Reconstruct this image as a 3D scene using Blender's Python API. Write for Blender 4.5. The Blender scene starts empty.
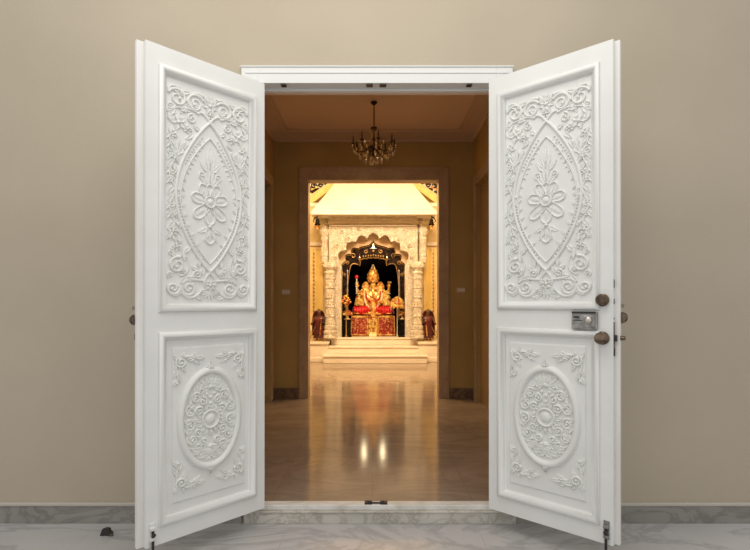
import bpy, bmesh, math, random
from mathutils import Vector, Matrix
random.seed(7)
PI = math.pi
S = bpy.context.scene
COL = S.collection
F = 486.0                       # focal length in pixels of the 750-px frame
CAMY, CAMZ, HY = -2.878, 1.309, 303.0
FZ = -.012                       # level of the porch floor
ZF = 0.089                      # level of the inner floor

def P(px, py, d):
    """the point seen at pixel px,py that lies d metres from the camera plane"""
    return Vector(((px - 375) * d / F, CAMY + d, CAMZ + (HY - py) * d / F))

# ------------------------------------------------------------------ materials
def mat(name, col, rough=0.5, metal=0.0, **kw):
    m = bpy.data.materials.new(name); m.use_nodes = True
    b = m.node_tree.nodes['Principled BSDF']
    b.inputs['Base Color'].default_value = (*col, 1)
    b.inputs['Roughness'].default_value = rough
    b.inputs['Metallic'].default_value = metal
    for k, v in kw.items():
        b.inputs[k.replace('_', ' ')].default_value = v
    return m

def nodes(m):
    nt = m.node_tree
    return nt, nt.nodes, nt.links, nt.nodes['Principled BSDF']

def mottle(m, c1, c2, scale=3, lo=.35, hi=.65, bump=0, bscale=40, detail=6, stretch=(1, 1, 1)):
    """two-tone procedural variation of the surface colour, plus fine bump"""
    nt, n, l, b = nodes(m)
    tc = n.new('ShaderNodeTexCoord'); mp = n.new('ShaderNodeMapping')
    mp.inputs['Scale'].default_value = stretch
    l.new(tc.outputs['Object'], mp.inputs['Vector'])
    no = n.new('ShaderNodeTexNoise'); no.inputs['Scale'].default_value = scale
    no.inputs['Detail'].default_value = detail
    l.new(mp.outputs[0], no.inputs['Vector'])
    r = n.new('ShaderNodeValToRGB')
    r.color_ramp.elements[0].position = lo; r.color_ramp.elements[0].color = (*c1, 1)
    r.color_ramp.elements[1].position = hi; r.color_ramp.elements[1].color = (*c2, 1)
    l.new(no.outputs['Fac'], r.inputs[0]); l.new(r.outputs[0], b.inputs['Base Color'])
    if bump:
        n2 = n.new('ShaderNodeTexNoise'); n2.inputs['Scale'].default_value = bscale
        n2.inputs['Detail'].default_value = 4
        l.new(tc.outputs['Object'], n2.inputs['Vector'])
        bp = n.new('ShaderNodeBump'); bp.inputs['Strength'].default_value = bump
        bp.inputs['Distance'].default_value = .01
        l.new(n2.outputs['Fac'], bp.inputs['Height']); l.new(bp.outputs[0], b.inputs['Normal'])
    return m

def marble(name, base, vein, rough, vscale=2.2, tile=None, joint=(.3, .28, .25), off=(0, 0), wave=0.0,
           stretch=(1, 1, 1), vw=.05, jw=.004):
    m = mat(name, base, rough)
    nt, n, l, b = nodes(m)
    tc = n.new('ShaderNodeTexCoord'); mp = n.new('ShaderNodeMapping')
    mp.inputs['Scale'].default_value = stretch
    l.new(tc.outputs['Object'], mp.inputs['Vector'])
    n1 = n.new('ShaderNodeTexNoise'); n1.inputs['Scale'].default_value = vscale
    n1.inputs['Detail'].default_value = 9; n1.inputs['Roughness'].default_value = .62
    n1.inputs['Distortion'].default_value = 1.4
    l.new(mp.outputs[0], n1.inputs['Vector'])
    s = n.new('ShaderNodeMath'); s.operation = 'SUBTRACT'; s.inputs[1].default_value = .5
    a = n.new('ShaderNodeMath'); a.operation = 'ABSOLUTE'
    l.new(n1.outputs['Fac'], s.inputs[0]); l.new(s.outputs[0], a.inputs[0])
    r = n.new('ShaderNodeValToRGB')
    r.color_ramp.elements[0].position = 0; r.color_ramp.elements[0].color = (*vein, 1)
    r.color_ramp.elements[1].position = vw; r.color_ramp.elements[1].color = (*base, 1)
    l.new(a.outputs[0], r.inputs[0])
    n2 = n.new('ShaderNodeTexNoise'); n2.inputs['Scale'].default_value = vscale * .8
    n2.inputs['Detail'].default_value = 5
    l.new(mp.outputs[0], n2.inputs['Vector'])
    r2 = n.new('ShaderNodeValToRGB')
    r2.color_ramp.elements[0].position = .3; r2.color_ramp.elements[0].color = (.74, .74, .74, 1)
    r2.color_ramp.elements[1].position = .7; r2.color_ramp.elements[1].color = (1.0, 1.0, 1.0, 1)
    l.new(n2.outputs['Fac'], r2.inputs[0])
    mx = n.new('ShaderNodeMix'); mx.data_type = 'RGBA'; mx.blend_type = 'MULTIPLY'
    mx.inputs['Factor'].default_value = 1
    l.new(r.outputs[0], mx.inputs[6]); l.new(r2.outputs[0], mx.inputs[7])
    out = mx.outputs[2]
    if tile:
        sep = n.new('ShaderNodeSeparateXYZ'); l.new(tc.outputs['Object'], sep.inputs[0])
        masks = []
        for k, ax in enumerate('XY'):
            ad = n.new('ShaderNodeMath'); ad.operation = 'ADD'; ad.inputs[1].default_value = 50 * tile[k] - off[k]
            l.new(sep.outputs[ax], ad.inputs[0])
            mo = n.new('ShaderNodeMath'); mo.operation = 'MODULO'; mo.inputs[1].default_value = tile[k]
            l.new(ad.outputs[0], mo.inputs[0])
            lt = n.new('ShaderNodeMath'); lt.operation = 'LESS_THAN'; lt.inputs[1].default_value = jw
            l.new(mo.outputs[0], lt.inputs[0]); masks.append(lt)
        mm = n.new('ShaderNodeMath'); mm.operation = 'MAXIMUM'
        l.new(masks[0].outputs[0], mm.inputs[0]); l.new(masks[1].outputs[0], mm.inputs[1])
        m2 = n.new('ShaderNodeMix'); m2.data_type = 'RGBA'
        l.new(mm.outputs[0], m2.inputs['Factor']); l.new(out, m2.inputs[6])
        m2.inputs[7].default_value = (*joint, 1); out = m2.outputs[2]
    l.new(out, b.inputs['Base Color'])
    if wave:
        n3 = n.new('ShaderNodeTexNoise'); n3.inputs['Scale'].default_value = 3.0
        n3.inputs['Detail'].default_value = 3
        m3 = n.new('ShaderNodeMapping'); m3.inputs['Scale'].default_value = (.5, 4.5, 1)
        l.new(tc.outputs['Object'], m3.inputs['Vector']); l.new(m3.outputs[0], n3.inputs['Vector'])
        bp = n.new('ShaderNodeBump'); bp.inputs['Strength'].default_value = wave
        bp.inputs['Distance'].default_value = .01
        l.new(n3.outputs['Fac'], bp.inputs['Height']); l.new(bp.outputs[0], b.inputs['Normal'])
    return m

def carved(name, c1, c2, rough=.45, scale=28, strength=.9, dist=.02, metal=0, lo=.25, hi=.5):
    """densely carved surface: voronoi foliage in relief, cells toned at random between the two colours"""
    m = mat(name, c2, rough, metal)
    nt, n, l, b = nodes(m)
    tc = n.new('ShaderNodeTexCoord')
    ns = n.new('ShaderNodeTexNoise'); ns.inputs['Scale'].default_value = scale * .4
    l.new(tc.outputs['Object'], ns.inputs['Vector'])
    mxv = n.new('ShaderNodeMix'); mxv.data_type = 'RGBA'; mxv.inputs['Factor'].default_value = .12
    l.new(tc.outputs['Object'], mxv.inputs[6]); l.new(ns.outputs['Color'], mxv.inputs[7])
    v = n.new('ShaderNodeTexVoronoi'); v.feature = 'DISTANCE_TO_EDGE'; v.inputs['Scale'].default_value = scale
    l.new(mxv.outputs[2], v.inputs['Vector'])
    r = n.new('ShaderNodeValToRGB')
    r.color_ramp.elements[0].position = 0.02; r.color_ramp.elements[0].color = (0, 0, 0, 1)
    r.color_ramp.elements[1].position = 0.16; r.color_ramp.elements[1].color = (1, 1, 1, 1)
    l.new(v.outputs['Distance'], r.inputs[0])
    bp = n.new('ShaderNodeBump'); bp.inputs['Strength'].default_value = strength
    bp.inputs['Distance'].default_value = dist
    l.new(r.outputs[0], bp.inputs['Height']); l.new(bp.outputs[0], b.inputs['Normal'])
    v2 = n.new('ShaderNodeTexVoronoi'); v2.inputs['Scale'].default_value = scale
    l.new(mxv.outputs[2], v2.inputs['Vector'])
    sp = n.new('ShaderNodeSeparateColor'); l.new(v2.outputs['Color'], sp.inputs[0])
    r2 = n.new('ShaderNodeValToRGB')
    r2.color_ramp.elements[0].position = lo; r2.color_ramp.elements[0].color = (*c1, 1)
    r2.color_ramp.elements[1].position = hi; r2.color_ramp.elements[1].color = (*c2, 1)
    l.new(sp.outputs[0], r2.inputs[0]); l.new(r2.outputs[0], b.inputs['Base Color'])
    return m

M = {}
M['porch_wall'] = mottle(mat('porch wall paint', (.5, .46, .38), .7), (.455, .390, .288), (.49, .42, .315), 1.2, bump=.12, bscale=60)
M['white'] = mottle(mat('white satin paint', (.8, .8, .79), .42), (.765, .77, .735), (.80, .805, .775), 5)
M['relief'] = mat('white relief paint', (.785, .795, .755), .48)
M['lip'] = mottle(mat('worn cream paint', (.7, .66, .58), .5), (.74, .71, .66), (.82, .81, .78), 9, stretch=(1, 1, .15))
M['frame_white'] = mat('white frame paint', (.74, .745, .72), .4)
M['porch_floor'] = marble('grey marble floor', (.56, .545, .53), (.43, .42, .41), .22, 1.3, tile=(1.12, .62), joint=(.42, .41, .39), off=(-.52, -.33), stretch=(.6, 1.5, 1), vw=.045)
M['skirting'] = marble('grey marble skirting', (.33, .31, .275), (.235, .22, .195), .35, 4, stretch=(.5, 1, 1.2), vw=.05)
M['cap'] = mat('pale skirting cap', (.52, .48, .41), .5)
M['step'] = marble('weathered step marble', (.60, .57, .50), (.44, .40, .33), .4, 7, stretch=(.8, 1, 1), vw=.05)
M['sill'] = mottle(mat('worn white sill', (.7, .68, .63), .4), (.60, .57, .50), (.78, .76, .72), 10, stretch=(1, 3, 1))
M['hall_floor'] = marble('polished beige marble', (.37, .285, .21), (.31, .235, .17), .12, 1.5, tile=(.62, .62), joint=(.25, .19, .145), off=(-.02, .15), wave=.05, stretch=(.7, 1.6, 1), jw=.005, vw=.06)
M['hall_wall'] = mottle(mat('ochre hall paint', (.5, .33, .11), .75), (.44, .30, .10), (.52, .36, .13), 1.5)
M['hall_ceiling'] = mottle(mat('hall ceiling paint', (.62, .5, .36), .8), (.80, .58, .41), (.84, .62, .44), 1.2)
M['hall_cove'] = mat('hall cove paint', (.66, .48, .33), .7)
M['architrave'] = marble('brown pink marble trim', (.56, .40, .25), (.50, .35, .21), .35, 3)
M['hall_skirting'] = marble('brown marble skirting', (.26, .17, .10), (.13, .08, .05), .3, 6)
M['panel_wood'] = mottle(mat('brown door paint', (.35, .22, .1), .5), (.30, .19, .09), (.38, .25, .12), 3, stretch=(1, 1, .1))
M['brass'] = mottle(mat('antique brass', (.2, .15, .1), .2, 1.0), (.085, .062, .045), (.24, .175, .12), 22)
M['steel'] = mottle(mat('worn steel', (.45, .44, .42), .35, .9), (.22, .21, .19), (.42, .41, .38), 40)
M['dark'] = mat('black iron', (.035, .03, .028), .45, .3)
M['grime'] = mat('dark chip', (.035, .03, .027), .8)
M['marble_cream'] = mottle(mat('cream marble', (.84, .74, .6), .35), (.80, .70, .56), (.86, .78, .66), 3)
M['carve'] = carved('carved cream marble', (.84, .71, .52), (.93, .85, .72), scale=30, strength=.9, dist=.022, lo=.15, hi=.4)
M['arch_in'] = mottle(mat('orange-lit marble', (.80, .60, .38), .4), (.74, .52, .30), (.84, .66, .44), 5)  # cream marble with the orange light under the arch put into its colour
M['carve_fine'] = carved('finely carved cream marble', (.80, .68, .50), (.92, .84, .71), scale=24, strength=.9, dist=.024)
M['gold_wall'] = mottle(mat('golden yellow wall', (.82, .58, .16), .5), (.80, .55, .14), (.86, .66, .24), 2, stretch=(6, 1, .3))
M['shrine_wall'] = mat('pale yellow wall', (.82, .66, .36), .6)
M['shrine_ceiling'] = mat('pale room ceiling', (.82, .74, .58), .7)
M['gold'] = mottle(mat('gilded metal', (.9, .6, .16), .28, .3), (.55, .16, .02), (1.0, .70, .20), 16, lo=.4, hi=.6)
M['gold_carve'] = carved('carved gilding', (.50, .10, .03), (.98, .70, .20), .3, scale=24, strength=.8, dist=.03, metal=.3)
M['pale_gold'] = mottle(mat('pale gilding', (.95, .8, .45), .35, .2), (.9, .62, .25), (1, .88, .55), 30)
M['gold_cloth'] = carved('gold and red cloth', (.42, .04, .02), (1.0, .66, .18), .4, scale=22, strength=.9, dist=.03, lo=.12, hi=.3)
M['dark_gold'] = mat('tarnished gilding', (.45, .28, .10), .4, .8)
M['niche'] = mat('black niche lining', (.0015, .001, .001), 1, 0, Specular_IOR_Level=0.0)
M['ebony'] = carved('carved dark wood', (.005, .003, .002), (.032, .012, .009), .45, scale=24, strength=1, dist=.02)
M['silver'] = mat('silver trim', (.62, .58, .52), .35, .8)
M['red'] = mottle(mat('red silk', (.62, .02, .02), .4), (.45, .008, .012), (.72, .03, .03), 10)
M['brocade'] = carved('red gold brocade', (.66, .33, .09), (.27, .008, .008), .5, scale=48, strength=.3, dist=.01, lo=.20, hi=.30)
M['maroon'] = mottle(mat('maroon cloth', (.2, .02, .02), .5), (.025, .004, .005), (.13, .010, .012), 10)
M['black_lacquer'] = mat('black lacquer', (.005, .004, .004), .5)
M['black_carve'] = carved('carved black stone', (.012, .010, .009), (.003, .003, .003), .6, scale=18, strength=1, dist=.02)
M['statue_wood'] = mat('dark painted figure', (.09, .035, .02), .45)
M['ivory'] = mat('ivory white', (.85, .82, .74), .35)
M['flame'] = mat('lamp bulb glass', (1, .85, .6), .3)
_b = M['flame'].node_tree.nodes['Principled BSDF']
_b.inputs['Emission Color'].default_value = (1, .72, .38, 1); _b.inputs['Emission Strength'].default_value = 5
M['crystal'] = mat('cut crystal', (.95, .70, .34), .06, 0, Transmission_Weight=.35, IOR=1.9)
M['bronze'] = mat('dark bronze', (.035, .016, .007), .4, .5)
M['switch'] = mat('switch plate', (.62, .52, .36), .4)

for k_ in ('black_lacquer', 'black_carve', 'ebony'): M[k_].node_tree.nodes['Principled BSDF'].inputs['Specular IOR Level'].default_value = .12
M['ebony'].node_tree.nodes['Principled BSDF'].inputs['Specular IOR Level'].default_value = .3
# ------------------------------------------------------------------ mesh helpers
class MB:
    def __init__(s): s.v = []; s.f = []; s.m = []; s.mats = []; s.cur = 0
    def use(s, m):
        if m not in s.mats: s.mats.append(m)
        s.cur = s.mats.index(m); return s
    def add(s, vs, fs):
        o = len(s.v); s.v += [tuple(x) for x in vs]
        for f in fs: s.f.append(tuple(i + o for i in f)); s.m.append(s.cur)
        return s
    def box(s, x0, x1, y0, y1, z0, z1):
        vs = [(x, y, z) for z in (z0, z1) for y in (y0, y1) for x in (x0, x1)]
        return s.add(vs, [(0, 2, 3, 1), (4, 5, 7, 6), (0, 1, 5, 4), (2, 6, 7, 3), (0, 4, 6, 2), (1, 3, 7, 5)])
    def frustum(s, r0, z0, r1, z1):
        a = [(r0[0], r0[2], z0), (r0[1], r0[2], z0), (r0[1], r0[3], z0), (r0[0], r0[3], z0)]
        b = [(r1[0], r1[2], z1), (r1[1], r1[2], z1), (r1[1], r1[3], z1), (r1[0], r1[3], z1)]
        return s.add(a + b, [(3, 2, 1, 0), (4, 5, 6, 7), (0, 1, 5, 4), (1, 2, 6, 5), (2, 3, 7, 6), (3, 0, 4, 7)])
    def tube(s, pts, r, n=8, closed=False, cap=True):
        pts = [Vector(p) for p in pts]; k = len(pts)
        rs = r if isinstance(r, (list, tuple)) else [r] * k
        o = []; up = None
        for i, p in enumerate(pts):
            if closed: t = pts[(i + 1) % k] - pts[i - 1]
            else: t = pts[min(i + 1, k - 1)] - pts[max(i - 1, 0)]
            if t.length < 1e-9: t = Vector((0, 0, 1))
            t.normalize()
            if up is None: up = t.orthogonal().normalized()
            up = (up - t * up.dot(t))
            if up.length < 1e-6: up = t.orthogonal()
            up.normalize(); w = t.cross(up)
            for j in range(n):
                a = 2 * PI * j / n
                o.append(p + (up * math.cos(a) + w * math.sin(a)) * rs[i])
        fs = []
        for i in range(k if closed else k - 1):
            i2 = (i + 1) % k
            for j in range(n):
                j2 = (j + 1) % n
                fs.append((i * n + j, i * n + j2, i2 * n + j2, i2 * n + j))
        if cap and not closed:
            fs.append(tuple(reversed(range(n)))); fs.append(tuple(range((k - 1) * n, k * n)))
        return s.add(o, fs)
    def lathe(s, prof, c=(0, 0, 0), n=20, ax='z', sx=1, sy=1, lobes=0, amp=0):
        o = []; k = len(prof)
        for (r, h) in prof:
            for j in range(n):
                a = 2 * PI * j / n
                rr = r * (1 + amp * math.cos(lobes * a)) if lobes else r
                x, y = rr * math.cos(a) * sx, rr * math.sin(a) * sy
                if ax == 'z': q = (c[0] + x, c[1] + y, c[2] + h)
                elif ax == 'y': q = (c[0] + x, c[1] + h, c[2] + y)
                else: q = (c[0] + h, c[1] + x, c[2] + y)
                o.append(q)
        fs = [(i * n + j, i * n + (j + 1) % n, (i + 1) * n + (j + 1) % n, (i + 1) * n + j) for i in range(k - 1) for j in range(n)]
        fs.append(tuple(range(n))); fs.append(tuple(range((k - 1) * n, k * n)))
        return s.add(o, fs)
    def ball(s, c, r, n=12, m=8):
        rx, ry, rz = r if isinstance(r, (tuple, list)) else (r, r, r)
        o = []
        for i in range(1, m):
            t = PI * i / m
            for j in range(n):
                a = 2 * PI * j / n
                o.append((c[0] + rx * math.sin(t) * math.cos(a), c[1] + ry * math.sin(t) * math.sin(a), c[2] - rz * math.cos(t)))
        b = len(o); o += [(c[0], c[1], c[2] - rz), (c[0], c[1], c[2] + rz)]
        fs = [(i * n + j, i * n + (j + 1) % n, (i + 1) * n + (j + 1) % n, (i + 1) * n + j) for i in range(m - 2) for j in range(n)]
        for j in range(n):
            fs.append((b, (j + 1) % n, j)); q = (m - 2) * n; fs.append((b + 1, q + j, q + (j + 1) % n))
        return s.add(o, fs)
    def mesh(s, name):
        me = bpy.data.meshes.new(name); me.from_pydata(s.v, [], s.f)
        for m in s.mats: me.materials.append(m)
        if s.mats: me.polygons.foreach_set('material_index', s.m)
        bm = bmesh.new(); bm.from_mesh(me); bmesh.ops.recalc_face_normals(bm, faces=bm.faces); bm.to_mesh(me); bm.free()
        return me
    def build(s, name, m=None, parent=None, smooth=False, bevel=0, angle=40):
        me = s.mesh(name)
        if m and not s.mats: me.materials.append(m)
        o = bpy.data.objects.new(name, me); COL.objects.link(o)
        if parent: o.parent = parent
        if smooth:
            me.polygons.foreach_set('use_smooth', [True] * len(me.polygons))
            me.set_sharp_from_angle(angle=math.radians(angle))
        if bevel:
            b = o.modifiers.new('bevel', 'BEVEL'); b.width = bevel; b.segments = 2; b.limit_method = 'ANGLE'
        return o

def empty(name, loc=(0, 0, 0), rz=0, label=None, cat=None, group=None, kind=None):
    o = bpy.data.objects.new(name, None); COL.objects.link(o); o.location = loc; o.rotation_euler = (0, 0, rz)
    o.empty_display_size = .1
    return tag(o, label, cat, group, kind)
def tag(o, label=None, cat=None, group=None, kind=None):
    if label: o['label'] = label
    if cat: o['category'] = cat
    if group: o['group'] = group
    if kind: o['kind'] = kind
    return o
def struct(o, label, cat):
    return tag(o, label, cat, None, 'structure')

def copy_tree(o, parent=None):
    c = o.copy(); COL.objects.link(c); c.parent = parent
    for ch in list(o.children): copy_tree(ch, c)
    return c

def fill2d(name, loops, y0, y1, m, parent=None, bevel=0.0):
    """solid slab in the XZ plane with holes: loops[0] is the outline"""
    cu = bpy.data.curves.new(name, 'CURVE'); cu.dimensions = '2D'; cu.fill_mode = 'BOTH'
    cu.extrude = (y1 - y0) / 2 - bevel; cu.bevel_depth = bevel
    for lp in loops:
        sp = cu.splines.new('POLY'); sp.points.add(len(lp) - 1)
        for p, q in zip(sp.points, lp): p.co = (q[0], q[1], 0, 1)
        sp.use_cyclic_u = True
    t = bpy.data.objects.new('t', cu); COL.objects.link(t)
    me = bpy.data.meshes.new_from_object(t.evaluated_get(bpy.context.evaluated_depsgraph_get()))
    bpy.data.objects.remove(t); me.name = name
    me.transform(Matrix.Translation((0, (y0 + y1) / 2, 0)) @ Matrix.Rotation(PI / 2, 4, 'X'))
    me.materials.clear(); me.materials.append(m)
    o = bpy.data.objects.new(name, me); COL.objects.link(o)
    if parent: o.parent = parent
    return o

def skin_mesh(verts, edges, root=0, sub=2):
    """one continuous surface grown over a skeleton: verts = (x,y,z,r)"""
    me = bpy.data.meshes.new('sk'); me.from_pydata([v[:3] for v in verts], edges, [])
    o = bpy.data.objects.new('sk', me); COL.objects.link(o)
    md = o.modifiers.new('s', 'SKIN'); md.use_smooth_shade = True
    for i, v in enumerate(verts):
        sv = me.skin_vertices[0].data[i]
        r = v[3]; sv.radius = r if isinstance(r, tuple) else (r, r); sv.use_root = (i == root)
    su = o.modifiers.new('u', 'SUBSURF'); su.levels = sub; su.render_levels = sub
    bpy.context.view_layer.update()
    r = bpy.data.meshes.new_from_object(o.evaluated_get(bpy.context.evaluated_depsgraph_get()))
    bpy.data.objects.remove(o)
    return r

# ------------------------------------------------------------------ setting: porch
WY = .05                                  # front face of the facade wall
JL, JR = -.70, .725                       # jambs of the entrance
HEAD = 2.625
w = MB()
w.box(-4.5, JL - .02, WY, WY + .147, FZ, 4.4)
w.box(JR + .02, 4.5, WY, WY + .147, FZ, 4.4)
w.box(JL - .02, JR + .02, WY, WY + .147, HEAD + .02, 4.4)
struct(w.build('wall_front', M['porch_wall']), 'beige painted wall around the open white double doors', 'wall')
struct(MB().box(-4.5, 4.5, -5.5, .085, -.1, FZ).build('floor', M['porch_floor']), 'grey veined marble floor of the porch outside the doors', 'floor')
for nm, x0, x1, lab in (('baseboard_left', -4.5, -.80, 'grey marble skirting with pale cap left of the doorway'),
                        ('baseboard_right', .845, 4.5, 'grey marble skirting with pale cap right of the doorway')):
    b = MB().box(x0, x1, WY - .018, WY, FZ, .0935).build(nm, M['skirting'])
    struct(b, lab, 'skirting board')
    MB().box(x0, x1, WY - .024, WY, .0935, .1115).build('cap', M['cap'], b, bevel=.004)
# entrance frame
fr = MB()
zt = CAMZ + (HY - 65.5) * (CAMY * -1 + .03) / F
for (a, b_) in ((JL - .10, JL), (JR, JR + .10)):
    fr.box(a, b_, WY - .02, WY, .065, zt)
fr.box(JL, JR, WY - .02, WY, HEAD, zt)
fr.box(JL - .105, JR + .105, WY - .026, WY, zt - .010, zt - .002)       # top lip
fr.box(JL - .075, JR + .075, WY - .024, WY - .02, HEAD + .058, HEAD + .066)
fr.box(JL - .02, JL, WY, WY + .08, .09, HEAD); fr.box(JR, JR + .02, WY, WY + .08, .09, HEAD)
fr.box(JL - .02, JR + .02, WY, WY + .08, HEAD, HEAD + .02)
rv = MB(); rv.box(JL - .02, JL, WY + .08, WY + .147, .09, HEAD); rv.box(JR, JR + .02, WY + .08, WY + .147, .09, HEAD); rv.box(JL - .02, JR + .02, WY + .08, WY + .147, HEAD, HEAD + .02)
struct(rv.build('trim_7', M['hall_ceiling']), 'inner part of the entrance reveal painted like the hall', 'reveal')
fr.box(JL, JR, WY + .06, WY + .09, HEAD - .012, HEAD)
f0 = struct(fr.build('trim_1', M['frame_white'], bevel=.003), 'white painted door frame around the entrance', 'door frame')
for px, wd in ((283, .03), (369.5, .04), (383, .04), (470, .03)):
    p = P(px, 83, 2.905)
    MB().box(p.x - wd / 2, p.x + wd / 2, WY - .018, WY + .02, HEAD - .008, HEAD + .001).build('bolt_catch', M['dark'], f0)
# step and sill
st = MB(); st.box(-.784, .843, .024, WY, FZ, .056); st.box(-.788, .847, .018, WY, .056, .065); st.box(JL - .018, JR + .018, WY, WY + .035, FZ, .065)
tag(st.build('door_step', M['step'], bevel=.004), 'weathered pale marble step below the entrance doorway', 'step')
sl = MB().box(JL, JR, .04, .105, .065, .095).build('trim_2', M['sill'], bevel=.004)
struct(sl, 'worn white sill strip across the entrance threshold', 'threshold')
p = P(376, 504, 2.95)
bc = MB()
for dx in (-.047, .047):
    bc.box(p.x + dx - .022, p.x + dx + .022, .048, .085, .095, .106)
    bc.lathe([(.011, 0), (.014, .006), (.009, .012), (.001, .014)], (p.x + dx * .8, .062, .100), 10)
bc.box(p.x - .06, p.x + .06, .06, .072, .095, .102)
tag(bc.build('bolt_plate', M['dark']), 'small dark metal bolt plate in the middle of the threshold', 'bolt plate')
# small dark lump on floor
ch = MB(); q = P(105.5, 534, 2.754)
pts = [(-.035, 0), (.030, 0), (.036, .012), (.022, .02), (.015, .042), (-.012, .046), (-.022, .036)]
vs = [(q.x + a, q.y - .0, z + FZ) for a, z in pts] + [(q.x + a * .8, q.y + .035, z * .8 + FZ) for a, z in pts]
k = len(pts); ch.add(vs, [tuple(range(k)), tuple(range(2 * k - 1, k - 1, -1))] + [(i, (i + 1) % k, k + (i + 1) % k, k + i) for i in range(k)])
o = tag(ch.build('door_stop', M['grime'], bevel=.003), 'small dark lump lying on the grey floor left of the left door', 'door stop')
MB().box(q.x + .022, q.x + .040, q.y - .006, q.y + .012, FZ + .001, FZ + .012).build('foot', M['brass'], o, bevel=.002)

# ------------------------------------------------------------------ door leaves
DW, DH, DT = .676, 2.503, .048
def moulding(mb, u0, u1, v0, v1, prof, s):
    """mitred profile swept round a rectangle; prof = (offset inward, height)"""
    k = len(prof); vs = []
    for (cu, cv, du, dv) in ((u0, v0, 1, 1), (u1, v0, -1, 1), (u1, v1, -1, -1), (u0, v1, 1, -1)):
        for (o, h) in prof: vs.append((cu + du * o, s * h, cv + dv * o))
    fs = [(c * k + i, c * k + i + 1, ((c + 1) % 4) * k + i + 1, ((c + 1) % 4) * k + i) for c in range(4) for i in range(k - 1)]
    return mb.add(vs, fs)

class Relief:
    """carving strokes laid on a panel: u across, v up, height along the face normal"""
    def __init__(r, cu, base, s): r.mb = MB(); r.cu = cu; r.b = base; r.s = s
    k = 1.0; v0 = 0.0; hk = .85
    def _p(r, u, v, h, m): return (r.cu + (-u if m else u) * r.k, r.s * (r.b + h * r.hk), r.v0 + (v - r.v0) * r.k)
    def stroke(r, pts, w0, w1=None, h=.009, both=True, wm=None):
        w1 = w0 if w1 is None else w1; n = len(pts)
        for m in ((0, 1) if both else (0,)):
            vs = []
            for i, (u, v) in enumerate(pts):
                a = pts[max(i - 1, 0)]; b = pts[min(i + 1, n - 1)]
                du, dv = b[0] - a[0], b[1] - a[1]; L = math.hypot(du, dv) or 1
                nu, nv = -dv / L, du / L; t = i / (n - 1)
                wd = (w0 + (w1 - w0) * t) * 1.12
                if wm: wd += (wm - (w0 + w1) / 2) * math.sin(PI * t)
                hh = h * (.45 + .55 * wd / max(w0, w1, wm or 0))
                for c, z in ((-1, -.002), (-.85, .55), (-.35, 1), (.35, 1), (.85, .55), (1, -.002)):
                    vs.append(r._p(u + nu * wd * c, v + nv * wd * c, hh * z if z > 0 else z, m))
            fs = [(i * 6 + j, i * 6 + j + 1, (i + 1) * 6 + j + 1, (i + 1) * 6 + j) for i in range(n - 1) for j in range(5)]
            fs += [tuple(range(6)), tuple(range((n - 1) * 6, n * 6))]
            r.mb.add(vs, fs)
    def spiral(r, c, rad, a0, turns, w=.006, h=.010, both=True, bud=True):
        n = int(22 * abs(turns)) + 4; pts = []
        for i in range(n):
            t = i / (n - 1); a = a0 + turns * 2 * PI * t; q = rad * (1 - .78 * t)
            pts.append((c[0] + q * math.cos(a), c[1] + q * math.sin(a)))
        r.stroke(pts, w, w * .55, h, both)
        if bud: r.dome(pts[-1], w * 1.25, h * 1.2, both)
    def dome(r, c, rad, h=.01, both=True, n=10):
        for m in ((0, 1) if both and abs(c[0]) > 1e-4 else (0,)):
            vs = [r._p(c[0] + rad * q * math.cos(2 * PI * j / n), c[1] + rad * q * math.sin(2 * PI * j / n), z, m)
                  for q, z in ((1, -.002), (.85, h * .6), (.45, h)) for j in range(n)] + [r._p(c[0], c[1], h * 1.05, m)]
            fs = [(i * n + j, i * n + (j + 1) % n, (i + 1) * n + (j + 1) % n, (i + 1) * n + j) for i in range(2) for j in range(n)]
            fs += [(2 * n + j, 2 * n + (j + 1) % n, 3 * n) for j in range(n)]
            r.mb.add(vs, fs)
    def leaf(r, c, ang, L, W, h=.009, both=True, curl=.25):
        """pointed lobed leaf with a raised rim and a mid groove"""
        n = 8
        for m in ((0, 1) if both else (0,)):
            vs = []; ca, sa = math.cos(ang), math.sin(ang)
            for i in range(n + 1):
                t = i / n; wd = W * math.sin(PI * min(1, t * .93 + .05)) ** .7 * (1 - .35 * t) * (1 + .22 * math.cos(t * 5 * PI))
                off = curl * L * t * t
                for cc, z in ((-1, -.002), (-.62, h), (0, h * .45), (.62, h), (1, -.002)):
                    a, b = t * L, wd * cc + off
                    zz = z if z < 0 else z * (.5 + .5 * math.sin(PI * min(1, t + .12)))
                    vs.append(r._p(c[0] + a * ca - b * sa, c[1] + a * sa + b * ca, zz, m))
            r.mb.add(vs, [(i * 5 + j, i * 5 + j + 1, (i + 1) * 5 + j + 1, (i + 1) * 5 + j) for i in range(n) for j in range(4)])
    def flower(r, c, rad, n=5, h=.010, both=True, a0=PI / 2):
        for k in range(n):
            a = a0 + 2 * PI * k / n
            r.leaf((c[0] + rad * .22 * math.cos(a), c[1] + rad * .22 * math.sin(a)), a, rad * .8, rad * .42, h, both, 0)
        r.dome(c, rad * .28, h * 1.35, both)
    def petal(r, c, ang, L, W, h=.009, both=True):
        """broad petal: rim stroke round a slightly raised plate"""
        ca, sa = math.cos(ang), math.sin(ang); pts = []
        for i in range(15):
            t = i / 14; a = t * PI
            x = L * math.sin(a) ** .75 if 0 < t < 1 else 0; y = -W * math.cos(a) * (.45 + .55 * math.sin(a))
            if i == 7: x = L * 1.04
            pts.append((c[0] + x * ca - y * sa, c[1] + x * sa + y * ca))
        r.stroke(pts, .0045, None, h, both)
        mid = (c[0] + L * .5 * ca, c[1] + L * .5 * sa)
        r.leaf((c[0] + L * .15 * ca, c[1] + L * .15 * sa), ang, L * .7, W * .38, h * .6, both, 0)

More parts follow.
